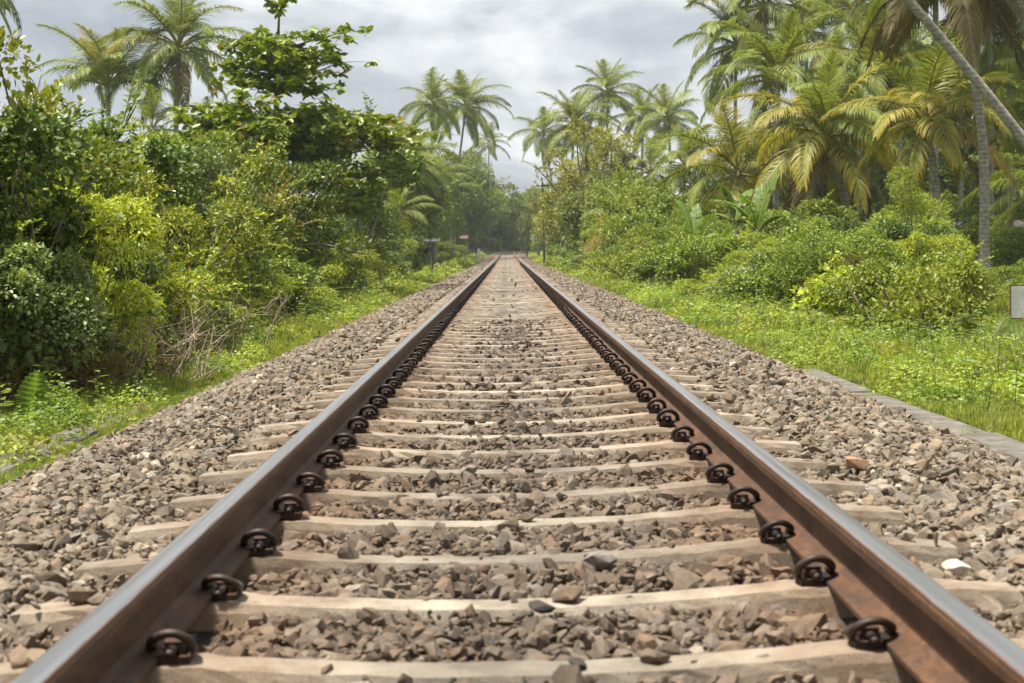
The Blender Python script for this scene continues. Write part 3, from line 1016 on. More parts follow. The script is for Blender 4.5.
# left thicket
for a in [
    (-150, 85, 12.5, 2.6, 'round', 'small leaved green shrub just off the left edge of the view', 'shrub', GL),
    (-45, 100, 12.4, 2.3, 'dark', 'tall dark leaved shrub cut by the left edge of the view', 'shrub', GL),
    (28, 116, 15.0, 2.5, 'round', 'tall mid green shrub second from the left edge, below the reddish broad leaves', 'shrub', GL),
    (22, 74, 17.5, 1.9, 'broad', 'shrub with broad yellow and reddish leaves topping the thicket by the left edge', 'shrub', GL),
    (62, 232, 12.3, 1.7, 'dark', 'dark leaved low shrub under the bright lance leaved shrubs', 'shrub', GL),
    (140, 176, 13.6, 1.6, 'lance', 'bright yellow green lance leaved shrub bulging out of the left thicket', 'shrub', GL),
    (70, 186, 13.2, 1.5, 'lance', 'bright lance leaved shrub left of the bulging yellow green one', 'shrub', GL),
    (-20, 200, 12.0, 1.6, 'grey', 'grey green shrub low at the left edge of the view', 'shrub', GL),
    (105, 136, 20.5, 2.9, 'dark', 'rounded dark shrub below the short fan topped palm', 'shrub', GL),
    (205, 158, 17.5, 2.0, 'grey', 'grey green shrub with oval leaves right of the bright lance leaved ones', 'shrub', GL),
    (168, 142, 22.0, 2.8, 'lance', 'light green shrub below the tall palm with the hanging fronds', 'shrub', GL),
    (250, 165, 21.0, 2.0, 'twiggy', 'thin twiggy olive shrub with bare stems, in front of the tiered tree', 'shrub', GL),
    (215, 225, 18.5, 1.6, 'round', 'low round shrub at the foot of the grey green one', 'shrub', GL),
    (285, 190, 24.5, 2.2, 'round', 'mid green shrub right of the thin twiggy olive one', 'shrub', GL),
    (318, 205, 27.5, 2.2, 'dark', 'dark shrub left of the pale forked trunks', 'shrub', GL),
    (265, 238, 23.0, 1.6, 'grey', 'low dusty green shrub at the edge of the left grass strip', 'shrub', GL),
    (345, 222, 31.0, 1.9, 'grey', 'dusty shrub right in front of the pale forked trunks', 'shrub', GL),
    (388, 218, 37.0, 2.5, 'dark', 'dense dark rounded shrub right of the pale forked trunks', 'shrub', GL),
    (330, 262, 29.5, 1.4, 'lance', 'low light green shrub at the edge of the left grass strip', 'shrub', GL),
    (408, 235, 43.0, 2.1, 'dark', 'dark shrub nearest the grey house wall on the left', 'shrub', GL),
    (372, 262, 37.0, 1.3, 'big_leaf', 'low plant with big shiny leaves below the dark rounded shrub', 'plant', GL),
    (418, 262, 44.0, 1.1, 'weed', 'bright low plant beside the track below the grey wall', 'plant', GL),
    (10, 126, 23.0, 3.0, 'lance', 'light shrub behind the reddish broad leaved one at the left edge', 'shrub', GL),
    (215, 146, 30.0, 3.4, 'tree', 'small tree left of the tiered tree', 'tree', GL),
    (250, 150, 34.0, 3.6, 'tree_dark', 'dark tree behind the thin twiggy olive shrub', 'tree', GL),
    (350, 190, 40.0, 3.0, 'tree_dark', 'dark bushy tree behind the pale forked trunks', 'tree', GL),
    (120, 146, 30.0, 4.0, 'tree', 'bushy tree at the foot of the short fan topped palm', 'tree', GL),
    (55, 124, 28.0, 4.0, 'tree_dark', 'dark bushy tree behind the shrubs by the left edge', 'tree', GL),
    (-60, 90, 22.0, 4.0, 'tree', 'bushy tree behind the shrubs beyond the left edge', 'tree', GL),
]:
    plant(*a)
# left far side
FL = 'trees far along the left of the track'
for a in [
    (392, 168, 98, 6.0, 'tree_grey', 'grey green bushy tree under the feathery drooping palm on the left', 'tree', FL),
    (410, 160, 114, 6.5, 'tree', 'bushy tree below the left palm of the far pair', 'tree', FL),
    (424, 164, 132, 7.0, 'tree_dark', 'dark tree above the grey walled house', 'tree', FL),
    (437, 160, 150, 7.5, 'tree', 'bushy tree below the right palm of the far pair', 'tree', FL),
    (448, 170, 172, 8.0, 'tree_dark', 'dark tree behind the red and white board', 'tree', FL),
    (459, 164, 200, 8.5, 'tree', 'rounded tree left of the smallest far left palm', 'tree', FL),
    (470, 168, 228, 9.0, 'tree_grey', 'tall pale tree right behind the smallest far left palm', 'tree', FL),
    (479, 186, 232, 8.5, 'tree_dark', 'dark tree standing over the shed on the left', 'tree', FL),
    (487, 200, 238, 8.0, 'tree', 'hazy tree behind the lean-to roof', 'tree', FL),
    (366, 232, 64, 3.4, 'lance', 'light shrub below the forked pale trunks, far along the verge', 'shrub', FL),
    (396, 236, 84, 3.4, 'dark', 'dark shrub left of the grey walled house', 'shrub', FL),
    (436, 238, 135, 4.4, 'lance', 'bright grassy shrub between the grey walled house and the track', 'shrub', FL),
    (452, 244, 165, 3.2, 'round', 'bright low shrub below the red and white board', 'shrub', FL),
    (462, 243, 196, 5.0, 'round', 'low shrub left of the shed', 'shrub', FL),
]:
    plant(*a)
# head of the line
FC = 'trees closing off the far end of the track'
for a in [
    (492, 238, 226, 3.4, 'vine', 'low bright creeper mound at the left of the far end', 'shrub', FC),
    (502, 237, 232, 5.0, 'lance', 'low light shrub at the left of the vanishing rails', 'shrub', FC),
    (512, 236, 234, 5.2, 'feather', 'low pale shrub right where the rails vanish', 'shrub', FC),
    (523, 236, 231, 4.6, 'vine', 'low bright creeper mound at the right of the far end', 'shrub', FC),
    (497, 214, 262, 11.0, 'tree_grey', 'hazy grey green tree left of the vanishing rails', 'tree', FC),
    (509, 206, 285, 12.0, 'tree_grey', 'hazy tree right where the rails vanish', 'tree', FC),
    (520, 200, 270, 11.0, 'tree_grey', 'hazy pale tree right of the vanishing rails', 'tree', FC),
    (532, 190, 235, 9.5, 'tree', 'hazy tree behind the far end poles on the right', 'tree', FC),
    (503, 222, 320, 18.0, 'tree_grey', 'broad hazy tree at the very end of the track', 'tree', FC),
    (480, 215, 300, 16.0, 'tree', 'broad hazy tree behind the shed roof', 'tree', FC),
    (537, 214, 300, 16.0, 'tree', 'broad hazy tree behind the tall dark pole', 'tree', FC),
]:
    plant(*a)
# right side
for a in [
    (548, 186, 165, 8.0, 'tree', 'tree left behind the yellowing tree', 'tree', GR),
    (598, 138, 104, 5.8, 'tree_yellow', 'tall rounded tree with yellowing leaves right of the tall dark pole', 'tree', GR),
    (566, 200, 118, 6.0, 'tree', 'green tree at the left foot of the yellowing tree', 'tree', GR),
    (606, 182, 86, 5.0, 'tree_grey', 'grey green tree at the right foot of the yellowing tree', 'tree', GR),
    (632, 176, 80, 5.4, 'tree', 'bushy tree under the pair of palms right of the yellowing tree', 'tree', GR),
    (660, 190, 62, 4.6, 'tree', 'rounded creeper covered tree left of the banana plants', 'tree', GR),
    (686, 200, 66, 4.4, 'tree_grey', 'pale bushy tree behind the banana plants', 'tree', GR),
    (640, 208, 58, 3.4, 'vine', 'vine covered mound left of the rounded creeper covered tree', 'shrub', GR),
    (612, 226, 66, 3.2, 'feather', 'light feathery shrub below the grey green tree', 'shrub', GR),
    (590, 236, 80, 3.4, 'vine', 'low vine mound near the tall dark pole', 'shrub', GR),
    (572, 240, 96, 3.4, 'vine', 'lowest vine mound right at the foot of the tall dark pole', 'shrub', GR),
    (690, 214, 50, 2.6, 'round', 'glossy round shrub left of the banana plants', 'shrub', GR),
    (655, 238, 47, 2.4, 'feather', 'light green shrub in front of the vine covered mound', 'shrub', GR),
    (625, 250, 56, 2.4, 'lance', 'low light shrub at the edge of the right grass strip', 'shrub', GR),
    (718, 236, 39, 2.4, 'vine', 'leafy mound below the left banana plant', 'shrub', GR),
    (752, 232, 37, 2.4, 'lance', 'light shrub in front of the banana plants', 'shrub', GR),
    (790, 222, 35, 2.6, 'vine', 'round vine covered mound below the biggest yellowing palm', 'shrub', GR),
    (770, 248, 32, 1.9, 'twiggy', 'olive twiggy shrub with dry gaps below the vine mounds', 'shrub', GR),
    (822, 232, 31, 2.2, 'vine', 'tallest vine tangle left of the feathery sapling', 'shrub', GR),
    (800, 205, 52, 4.0, 'tree', 'bushy tree below the crown of the biggest yellowing palm', 'tree', GR),
    (850, 215, 48, 3.6, 'tree_dark', 'dark undergrowth tree below the orange frond palm', 'tree', GR),
    (740, 206, 58, 4.0, 'tree', 'bushy tree behind the banana plants, left of the biggest yellowing palm', 'tree', GR),
    (908, 186, 31, 1.9, 'feather', 'bright feathery sapling rising highest of the right thicket', 'shrub', GR),
    (880, 226, 27, 1.8, 'dark', 'dark leaved shrub at the foot of the bright feathery sapling', 'shrub', GR),
    (935, 222, 28, 1.9, 'feather', 'bright feathery shrub left of the upright ringed trunk', 'shrub', GR),
    (915, 236, 25.5, 1.5, 'lance', 'bright lance leaved shrub in front of the feathery sapling', 'shrub', GR),
    (955, 262, 25, 1.2, 'round', 'small round shrub just left of the upright ringed trunk', 'shrub', GR),
    (862, 250, 25.5, 1.5, 'twiggy', 'stalky olive shrub left of the bright lance leaved one', 'shrub', GR),
    (838, 268, 23.5, 1.3, 'big_leaf', 'plant with big heart shaped leaves at the edge of the right grass', 'plant', GR),
    (808, 272, 26.5, 1.2, 'big_leaf', 'low plant with wide leaves left of the heart leaved one', 'plant', GR),
    (690, 250, 42, 1.8, 'big_leaf', 'yellow green plant with tall soft leaves below the leafy mounds', 'plant', GR),
    (742, 268, 31, 1.5, 'weed', 'low weed clump at the edge of the grass below the vine mounds', 'plant', GR),
    (905, 288, 21, 1.2, 'weed', 'low weed clump left of the palm seedlings', 'plant', GR),
    (880, 285, 23, 1.2, 'weed', 'low bright weed clump right of the heart leaved plant', 'plant', GR),
    (1060, 255, 24, 1.8, 'round', 'round shrub just off the right edge of the view', 'shrub', GR),
    (1016, 225, 52, 2.4, 'vine', 'green shrub behind the white board at the right edge', 'shrub', GR),
    (945, 196, 66, 4.2, 'tree', 'undergrowth tree between the palm trunks on the right', 'tree', GR),
    (880, 190, 70, 5.0, 'tree_dark', 'dark undergrowth tree behind the orange frond palm', 'tree', GR),
]:
    plant(*a)
BR = 'tall trees behind the palms on the right'
for a in [
    (770, 112, 96, 8.0, 'tree_dark', 'dark tall tree behind the biggest yellowing palm', 'tree', BR),
    (835, 62, 104, 9.0, 'tree_dark', 'dark tall tree behind the orange frond palm', 'tree', BR),
    (905, 40, 108, 9.5, 'tree', 'tall tree behind the leaning pale trunk', 'tree', BR),
    (975, 45, 104, 9.5, 'tree_dark', 'dark tall tree behind the upright ringed trunk', 'tree', BR),
    (1045, 40, 100, 9.5, 'tree', 'tall tree behind the palms at the right edge', 'tree', BR),
    (730, 180, 100, 7.0, 'tree', 'tree filling the gap left of the biggest yellowing palm', 'tree', BR),
    (1000, 150, 96, 8.0, 'tree_dark', 'dark tree behind the shaded house at the right edge', 'tree', BR),
    (870, 130, 96, 8.0, 'tree_dark', 'lower dark tree in the shade of the palms on the right', 'tree', BR),
]:
    plant(*a)
# low scrub and dry brush at the foot of the left thicket
i = 0
for (px, top, d, w, k) in [(10, 340, 12.6, 1.3, 'scrub'), (55, 345, 12.8, 1.0, 'scrub'), (100, 330, 13.2, 1.3, 'scrub'), (150, 318, 13.4, 1.2, 'scrub'), (185, 322, 14.6, 1.1, 'weed'),
                           (125, 352, 12.0, 0.9, 'weed'), (215, 305, 16.5, 1.2, 'weed'), (240, 300, 18.5, 1.2, 'scrub'), (275, 292, 21, 1.3, 'weed'), (300, 282, 24, 1.3, 'weed'),
                           (-30, 345, 11.8, 1.2, 'scrub'), (170, 348, 13.0, 0.8, 'weed'), (345, 276, 31, 1.3, 'weed')]:
    lab = ('dry brownish scrub' if k == 'scrub' else 'fresh low weeds') + ' at the foot of the left thicket, clump ' + ORD[sum(1 for q in [(10, 0), (55, 0), (100, 0), (150, 0), (185, 0), (125, 0), (215, 0), (240, 0), (275, 0), (300, 0), (-30, 0), (170, 0), (345, 0)] if q[0] < px)] + ' from the left edge'
    plant(px, top, d, w, k, lab, 'scrub' if k == 'scrub' else 'weeds', 'low growth at the foot of the left thicket')


FRN = 'fringe of clumps between the verge grass and the thickets'
FLAB = {'weed': 'fresh low weed clump', 'vine': 'low creeper mound', 'lance': 'young lance leaved shrub', 'feather': 'young feathery shrub', 'round': 'young round leaved shrub',
        'dark': 'young dark leaved shrub', 'big_leaf': 'clump of wide soft leaves', 'scrub': 'dry brownish scrub tuft', 'grey': 'young dusty green shrub'}
rf = random.Random(11)
for sd_ in (-1, 1):
    d = 12.5 if sd_ < 0 else 19.0
    while d < 75:
        k = rf.choice(['weed', 'weed', 'vine', 'lance', 'feather', 'round', 'dark', 'vine', 'scrub', 'grey'])
        lim = np.interp(d, [10, 14, 22, 45, 80, 140], [3.55, 3.75, 4.2, 4.9, 5.3, 5.2]) if sd_ < 0 else np.interp(d, [15, 25, 35, 50, 80, 140], [4.6, 4.9, 4.7, 4.4, 4.4, 4.2])
        x = sd_ * (lim + rf.uniform(-0.1, 0.9))
        me, st, rad, hg = rf.choice(KIND[k])
        w = rf.uniform(0.45, 0.85) * (1 + d / 90)
        h = w * rf.uniform(0.9, 1.7)
        g = float(ground_z(x, d))
        o = empty({'weed': 'weed_clump', 'scrub': 'scrub_clump', 'vine': 'vine_mound', 'big_leaf': 'broad_leaf_plant'}.get(k, 'shrub'), (x, d, g - 0.03), rf.uniform(0, 6.28), (w / rad, w / rad, min(h, 1.3 * w * hg / rad) / hg))
        put('crown', me, o)
        put('stems', st, o)
        tag(o, FLAB[k] + ' in the low fringe where the %s verge meets the thicket' % ('left' if sd_ < 0 else 'right'), 'plant', FRN)
        d += rf.uniform(0.7, 1.6) * (1 + d / 50)


def dead_brush(px, top, d, w, label, seed, n=34):
    r = np.random.default_rng(seed)
    x = at_depth(px, 250, d).x
    g = float(ground_z(x, d))
    h = at_depth(px, top, d).z - g
    m = MB()
    for k in range(n):
        a = r.uniform(0, 6.28)
        b = np.array((r.uniform(-w, w) * 0.4, r.uniform(-0.3, 0.3), 0))
        e = b + np.array((math.cos(a) * w * r.uniform(0.1, 0.6), math.sin(a) * w * 0.4, h * r.uniform(0.45, 1.0)))
        mid = (b + e) / 2 + r.normal(size=3) * 0.07
        m.tube(smooth_path([b, mid, e], 4), np.linspace(r.uniform(0.005, 0.011), 0.002, 9), 4, cap=False)
        for q in range(3):
            t = r.uniform(0.35, 0.95)
            s = b + (e - b) * t
            m.tube(np.array([s, s + r.normal(size=3) * 0.1 + (0, 0, 0.03), s + r.normal(size=3) * 0.17 + (0, 0, 0.02)]), (0.004, 0.003, 0.0015), 3, cap=False)
    o = put('dead_brush', m.mesh('dead_brush', M['dead_twig']), None, (x, d, g))
    tag(o, label, 'dead shrub', 'dry leafless brush at the foot of the left thicket')


dead_brush(128, 272, 14.5, 1.2, 'pale leafless brush with crossing twigs below the bulging yellow green shrub', 5, 24)
dead_brush(45, 300, 13.2, 1.2, 'leafless brown brush above the large ribbed leaf', 6, 18)
dead_brush(88, 296, 13.2, 1.2, 'sprawling dry brush left of the pale leafless brush', 11, 30)
dead_brush(165, 300, 14.2, 1.0, 'low dry brush right below the bulging yellow green shrub', 12, 24)
dead_brush(5, 312, 12.4, 1.1, 'dry brush cut by the left edge of the view', 13, 26)
dead_brush(235, 292, 19.0, 1.0, 'sparse dry brush below the thin twiggy olive shrub', 14, 16)
dead_brush(200, 285, 17.5, 0.9, 'thin dry stalks right of the pale leafless brush', 8, 12)

# ribbed upright leaf plant and yellow leaf weed on the left verge
def blade_leaf(ln, wd, ribs=11, tint=(0.08, 0.15, 0.03), bend=0.25, rt=(0.16, 0.24, 0.06), seed=0, tip=0.9):
    m = MB()
    n = ribs * 4
    t = np.linspace(0, 1, n + 1)
    wv = wd * np.sin(np.pi * np.clip(t * 0.93 + 0.05, 0, 1)) ** 0.7 * (1 - 0.25 * t)
    rib = np.where(np.arange(n + 1) % 4 == 0, 1.0, 0.0)
    wv = wv * (1 - 0.16 * (np.arange(n + 1) % 4 == 2))
    z = ln * (t - 0.18 * bend * t ** 2)
    y = -ln * bend * t ** 2
    V, C = [], []
    for i in range(n + 1):
        for u in (-1, -0.5, 0, 0.5, 1):
            wav = 0.07 * wd * (2 * rib[i] - 1)
            V.append((u * wv[i] / 2, y[i] - abs(u) * wv[i] * 0.18 + wav * abs(u), z[i] + abs(u) * wv[i] * 0.22))
            q = 1.0 if u == 0 else rib[i] * 0.6
            C.append(np.array(tint) * (1 - q) + np.array(rt) * q)
    Fq = []
    for i in range(n):
        for k in range(4):
            a = i * 5 + k
            Fq.append((a, a + 1, a + 6, a + 5))
    m.add(V, Fq, np.array(C))
    return m.mesh('leaf', M['leaf_gloss'], True)


p = at_z(30, 426, -0.3)
o = empty('ribbed_leaf_plant', (p.x, p.y, -0.33))
tag(o, 'plant with one large upright ribbed leaf in the grass near the left edge', 'plant')
put('leaf', blade_leaf(0.52, 0.27), o, (0, 0, 0), (0.25, 0.12, 0.35))
put('leaf', blade_leaf(0.3, 0.17, bend=0.8), o, (0.05, 0.03, 0), (0.5, 0.9, -0.6))
put('leaf', blade_leaf(0.26, 0.15, bend=0.9), o, (-0.05, 0.03, 0), (0.5, -1.0, 0.6))
p = at_z(66, 414, -0.3)
o = empty('yellow_leaf_weed', (p.x, p.y, -0.33))
tag(o, 'weed with a bright yellow leaf beside the large ribbed leaf', 'weed')
for k in range(9):
    y_ = k < 2
    put('leaf', blade_leaf(0.2 if y_ else 0.22, 0.09, 5, (0.42, 0.4, 0.03) if y_ else (0.11, 0.19, 0.025), 0.6, (0.5, 0.45, 0.05) if y_ else (0.16, 0.25, 0.05)), o, (0, 0, 0.14 if y_ else 0.0), (0.5 + 0.1 * (k % 3), 0, k * 2.4))

# ------------------------------------------------------------------ palms
def frond_mesh(seed, elev, droop, L=4.2, hang=0.35, npin=72, lp=1.05, yt=0.0):
    r = np.random.default_rng(seed)
    m = MB()
    n = 18
    t = np.linspace(0, 1, n)
    ang = elev - droop * t ** 1.25
    ds = L / (n - 1)
    x = np.concatenate([[0], np.cumsum(np.cos(ang[:-1]) * ds)])
    z = np.concatenate([[0], np.cumsum(np.sin(ang[:-1]) * ds)])
    side = r.normal(0, 0.12) * L * t ** 2
    P = np.stack([x, side, z], 1)
    m.tube(P, 0.05 * (1 - t) ** 0.8 + 0.008, 5, (0.3, 0.27, 0.08), cap=False)
    T = norm(np.gradient(P, axis=0))
    tt = np.linspace(0.16, 0.995, npin)
    for sg in (-1, 1):
        for q in tt:
            q = min(0.999, q + r.normal(0, 0.004))
            i = q * (n - 1)
            i0 = int(i)
            fr = i - i0
            p = P[i0] * (1 - fr) + P[min(i0 + 1, n - 1)] * fr
            tg = T[i0]
            up = np.array((-tg[2], 0, tg[0]))
            lat = np.array((0, sg, 0.0))
            l = lp * (0.32 + 0.68 * math.sin(math.pi * min(1, (q * 0.86 + 0.12)) ** 0.9)) * r.uniform(0.85, 1.1)
            d = norm(lat * (1.0 - 0.35 * q) + tg * (0.42 + 0.6 * q) + up * r.uniform(0.0, 0.35))
            wv = 0.05 * r.uniform(0.8, 1.15)
            wd = tg - d * tg.dot(d)
            wd /= np.linalg.norm(wd) + 1e-9
            pts = [p]
            dd = d.copy()
            g = hang * r.uniform(0.6, 1.5)
            for s in range(4):
                pts.append(pts[-1] + dd * l / 4)
                dd = norm(dd + np.array((0, 0, -1.0)) * g)
            c = np.array((0.122, 0.165, 0.03)) * r.uniform(0.7, 1.3)
            y = min(0.8, max(0, r.normal(0.1 + yt * 0.18, 0.16)))
            c = c * (1 - y) + np.array((0.26, 0.23, 0.04)) * y
            V, C = [], []
            for s, wq in zip(range(5), (0.6, 1.0, 0.9, 0.6, 0.08)):
                V += [pts[s] - wd * wv * wq / 2, pts[s] + wd * wv * wq / 2]
                yy = yt * (s / 4) ** 1.5 * min(1, 0.35 + q)
                cc = c * (1 + 0.1 * s) * (1 - yy) + np.array((0.46, 0.33, 0.045)) * yy
                C += [cc, cc]
            m.add(V, np.array([(2 * k, 2 * k + 1, 2 * k + 3, 2 * k + 2) for k in range(4)]), np.array(C))
    return m.mesh('frond', M['frond'])


LEV = [(80, 34, 0.12), (66, 60, 0.2), (52, 78, 0.28), (38, 84, 0.36), (24, 86, 0.44), (8, 82, 0.5), (-12, 66, 0.5), (-32, 48, 0.5), (-55, 30, 0.45)]
FR = [[frond_mesh(300 + 10 * i + j, R(e), R(dr), hang=hg) for j in range(2)] for i, (e, dr, hg) in enumerate(LEV)]
FY = [frond_mesh(500 + i, R(e), R(dr), hang=hg, yt=0.85) for i, (e, dr, hg) in enumerate(LEV)]
mb = MB()
_u = np.linspace(0, np.pi, 7); _v = np.linspace(0, 2 * np.pi, 9)[:-1]
mb.add(np.array([(0.11 * math.sin(a) * math.cos(b), 0.11 * math.sin(a) * math.sin(b), 0.135 * math.cos(a)) for a in _u for b in _v]),
       [(i * 8 + k, i * 8 + (k + 1) % 8, (i + 1) * 8 + (k + 1) % 8, (i + 1) * 8 + k) for i in range(6) for k in range(8)])
NUT = mb.mesh('coconut', M['nut'], True)


def palm(px, py, d, label, fl=4.2, lean=(0, 0), n=24, young=False, yellow=0.0, group=None, nuts=5, dead=0, r0=0.15, orange=0, base=None, seed=None, lo=None, hi=0, bend=0.0, name='coconut_palm', zcrown=None, straight=False):
    """palm whose crown heart sits at picture (px, py), d metres down the line; lean = crown offset from the base, metres."""
    r = random.Random(seed if seed is not None else int(px * 7 + py * 13 + d))
    c = at_depth(px, py, d) if zcrown is None else Vector((px, d, zcrown))
    bx, by = c.x - lean[0], c.y - lean[1]
    if base: bx, by = base
    g = float(ground_z(bx, by))
    o = empty(name, (bx, by, g))
    tag(o, label, 'palm', group)
    top = np.array((c.x - bx, c.y - by, c.z - g))
    m = MB()
    mid = top * 0.5 + np.array((-top[0] * 0.2 - bend, 0, 0))
    pts = smooth_path([(0, 0, -0.2), tuple(top * 0.12 * np.array((0.4, 0.4, 1))), tuple(mid), tuple(top)], 8)
    if straight:
        q = np.linspace(0, 1, 24)[:, None]
        pts = q * top + np.array((0.0, 0, -0.25)) * (1 - q) + np.array((0.25, 0, 0.1)) * np.sin(q * np.pi)
    tz = np.linspace(0, 1, len(pts))
    m.tube(pts, r0 * (1.0 - 0.3 * tz) + r0 * 0.75 * np.exp(-tz * 14), 10)
    put('trunk', m.mesh('trunk', M['palm_bark'], True), o)
    hi_i = len(LEV) - 2 if lo is None else lo
    for k in range(n):
        q = (k + 0.5) / n
        lev = hi + int(min(hi_i - hi, q ** 0.9 * (hi_i - hi + 1)))
        az = k * 2.39996 + r.uniform(-0.25, 0.25)
        s = fl / 4.2 * r.uniform(0.88, 1.1) * (0.75 if lev == 0 else 1.0)
        mat = None
        x = r.random()
        if k >= n - dead: mat = M['frond_dead']
        elif orange and k in range(n - dead - orange * 3, n - dead, 3): mat = M['frond_orange']
        elif x < yellow * (0.25 + 1.3 * q): mat = 'y'
        f = put('frond', FY[lev] if mat == 'y' else FR[lev][r.randrange(2)], o, tuple(top + np.array((0, 0, 0.05 - 0.25 * q))), (r.uniform(-0.3, 0.3), 0, az), (s, s, s), None if mat == 'y' else mat)
        if mat == 'y': f['label'] = 'yellowing frond'
        if mat is M['frond_orange']: f['label'] = 'orange brown frond'
        if mat is M['frond_dead']: f['label'] = 'dead brown frond'
    for k in range(nuts):
        a = r.uniform(0, 6.28)
        put('coconut', NUT, o, tuple(top + np.array((math.cos(a) * 0.25, math.sin(a) * 0.25, -0.3 - r.uniform(0, 0.35)))), (r.uniform(-.4, .4), r.uniform(-.4, .4), 0))
    return o


PL = 'coconut palms left of the track'
PR = 'coconut palms right of the track'
palm(179, 46, 78, 'tall coconut palm with big nut filled crown rising over the left thicket', 4.6, (0.6, 0), 24, group=PL, nuts=9, yellow=0.12, dead=1, r0=0.17)
palm(108, 84, 78, 'short palm with an upright fan of fronds left of the tallest left palm', 4.2, (0.2, 0), 22, group=PL, nuts=0, yellow=0.1, lo=4)
palm(152, 128, 74, 'low pale palm at the foot of the tallest left palm', 3.0, (0, 0), 13, group=PL, nuts=0, lo=7)
palm(214, 130, 84, 'low greyish palm right below the tallest left palm', 3.0, (0, 0), 13, group=PL, nuts=0, lo=7)
palm(-62, -52, 60, 'palm off the upper left corner whose frond tip hangs into view', 4.4, (0, 0), 22, group=PL)
palm(434, 104, 135, 'far left palm with a leaning trunk, left of the pair', 4.2, (0.8, 0), 20, group=PL, nuts=3)
palm(466, 106, 150, 'far left palm with the roundest crown, right of the pair', 5.0, (1.6, 0), 24, group=PL, nuts=4)
palm(489, 142, 234, 'smallest palm, nearest the middle of the sky gap on the left', 4.2, (0.4, 0), 16, group=PL, nuts=2)
palm(400, 160, 98, 'palm with feathery drooping fronds right behind the tiered tree', 4.2, (0, 0), 22, group=PL, nuts=0)
palm(430, 184, 128, 'drooping palm below the pair of far left palms', 4.2, (0, 0), 20, group=PL, nuts=0)
palm(398, 214, 76, 'low young palm with pale arching fronds above the dark rounded shrub', 2.6, (0, 0), 16, group=PL, nuts=0, lo=6, r0=0.1)
palm(450, 196, 165, 'low palm between the drooping palm and the red and white board', 4.0, (0, 0), 18, group=PL, nuts=0, yellow=0.15)
palm(416, 166, 112, 'half hidden palm behind the feathery drooping palm', 4.2, (0, 0), 18, group=PL, nuts=0)

palm(543, 132, 180, 'leftmost palm of the far right row, its thin trunk leaning left', 4.4, (-1.6, 0), 20, group=PR, nuts=3)
palm(574, 124, 122, 'broad palm between the leftmost and the tallest of the far right row', 4.2, (0.5, 0), 24, group=PR, nuts=3)
palm(608, 92, 128, 'tallest palm of the far right row, standing clear against the sky', 3.8, (0.4, 0), 22, group=PR, nuts=3)
palm(643, 116, 124, 'left one of the twin palms right of the tallest far palm', 3.6, (0.3, 0), 20, group=PR, nuts=2)
palm(668, 118, 116, 'right one of the twin palms right of the tallest far palm', 3.8, (-0.3, 0), 22, group=PR, nuts=2)
palm(594, 168, 112, 'palm half hidden behind the yellowing tree', 4.0, (0, 0), 18, group=PR, nuts=0)
palm(650, 172, 104, 'low palm below the twin palms', 4.0, (0, 0), 18, group=PR, nuts=0)
palm(684, 164, 98, 'low palm right of the twin palms with hanging fronds', 3.8, (0, 0), 18, group=PR, nuts=0)
palm(538, 218, 150, 'low palm with yellowish frond behind the tall dark pole', 3.0, (0, 0), 14, group=PR, nuts=0, yellow=0.3)
palm(622, 218, 70, 'young palm with a yellow arching frond amid the right thicket', 2.5, (0, 0), 12, group=PR, nuts=0, yellow=0.45, r0=0.08)

palm(736, 44, 82, 'slim tall palm at the left edge of the right palm grove', 4.0, (0.2, 0), 22, group=PR, nuts=2, r0=0.13)
palm(764, 4, 80, 'palm cut by the top edge behind the upright green one', 4.3, (0, 0), 22, group=PR, nuts=3, yellow=0.1)
palm(778, 78, 64, 'palm with upright bright green fronds behind the biggest yellowing palm', 4.2, (0.2, 0), 20, group=PR, nuts=0, lo=5)
palm(826, 134, 55, 'biggest yellowing palm with coconuts and long arching fronds', 4.1, (-1.0, 0.2), 30, group=PR, nuts=10, yellow=0.8, dead=3, r0=0.17)
palm(738, 170, 60, 'low palm with yellow fronds hanging left of the biggest yellowing palm', 3.8, (0, 0), 18, group=PR, nuts=0, yellow=0.55)
palm(926, 118, 50, 'palm with orange brown and yellow fronds over a pale trunk', 3.5, (-0.5, 0), 22, group=PR, nuts=8, yellow=0.9, orange=1, dead=1, lo=7, r0=0.18)
palm(870, 62, 70, 'shaggy palm behind and between the yellowing and orange frond palms', 4.3, (0.2, 0), 26, group=PR, nuts=4, yellow=0.2, dead=3)
palm(858, 8, 84, 'tall palm cut by the top edge left of the leaning pale trunk', 4.6, (0, 0), 26, group=PR, nuts=3, dead=3)
palm(936, -34, 66, 'palm whose skirt of dead brown fronds hangs from the top edge', 4.2, (0.1, 0), 26, group=PR, nuts=3, dead=9, r0=0.17)
palm(990, -20, 72, 'second palm with dead brown skirt at the top edge, right of the first', 4.2, (0, 0), 26, group=PR, nuts=3, dead=9, r0=0.17)
palm(1010, 36, 74, 'palm with long drooping fronds at the upper right edge', 4.6, (0, 0), 26, group=PR, nuts=3)
palm(1036, 100, 66, 'palm at the right edge below the leaning pale trunk', 4.3, (0, 0), 24, group=PR, nuts=4, yellow=0.2)
pb = at_depth(986, 290, 45)
palm(953, -36, 45, 'palm with an upright ringed grey trunk right of the thicket and a dead frond skirt', 3.8, n=24, group=PR, nuts=4, dead=9, r0=0.165, seed=5, base=(pb.x, 45), bend=-0.15)
palm(900, 60, 88, 'deep shaded palm behind the orange frond palm', 4.4, (0, 0), 24, group=PR, nuts=0)
palm(1050, 186, 56, 'low palm just off the right edge', 3.6, (0, 0), 18, group=PR, nuts=0)
palm(960, 80, 90, 'deep shaded palm behind the upright ringed trunk', 4.6, (0, 0), 24, group=PR, nuts=0)
palm(806, 30, 92, 'deep shaded palm behind the upright green one', 4.6, (0, 0), 24, group=PR, nuts=0)
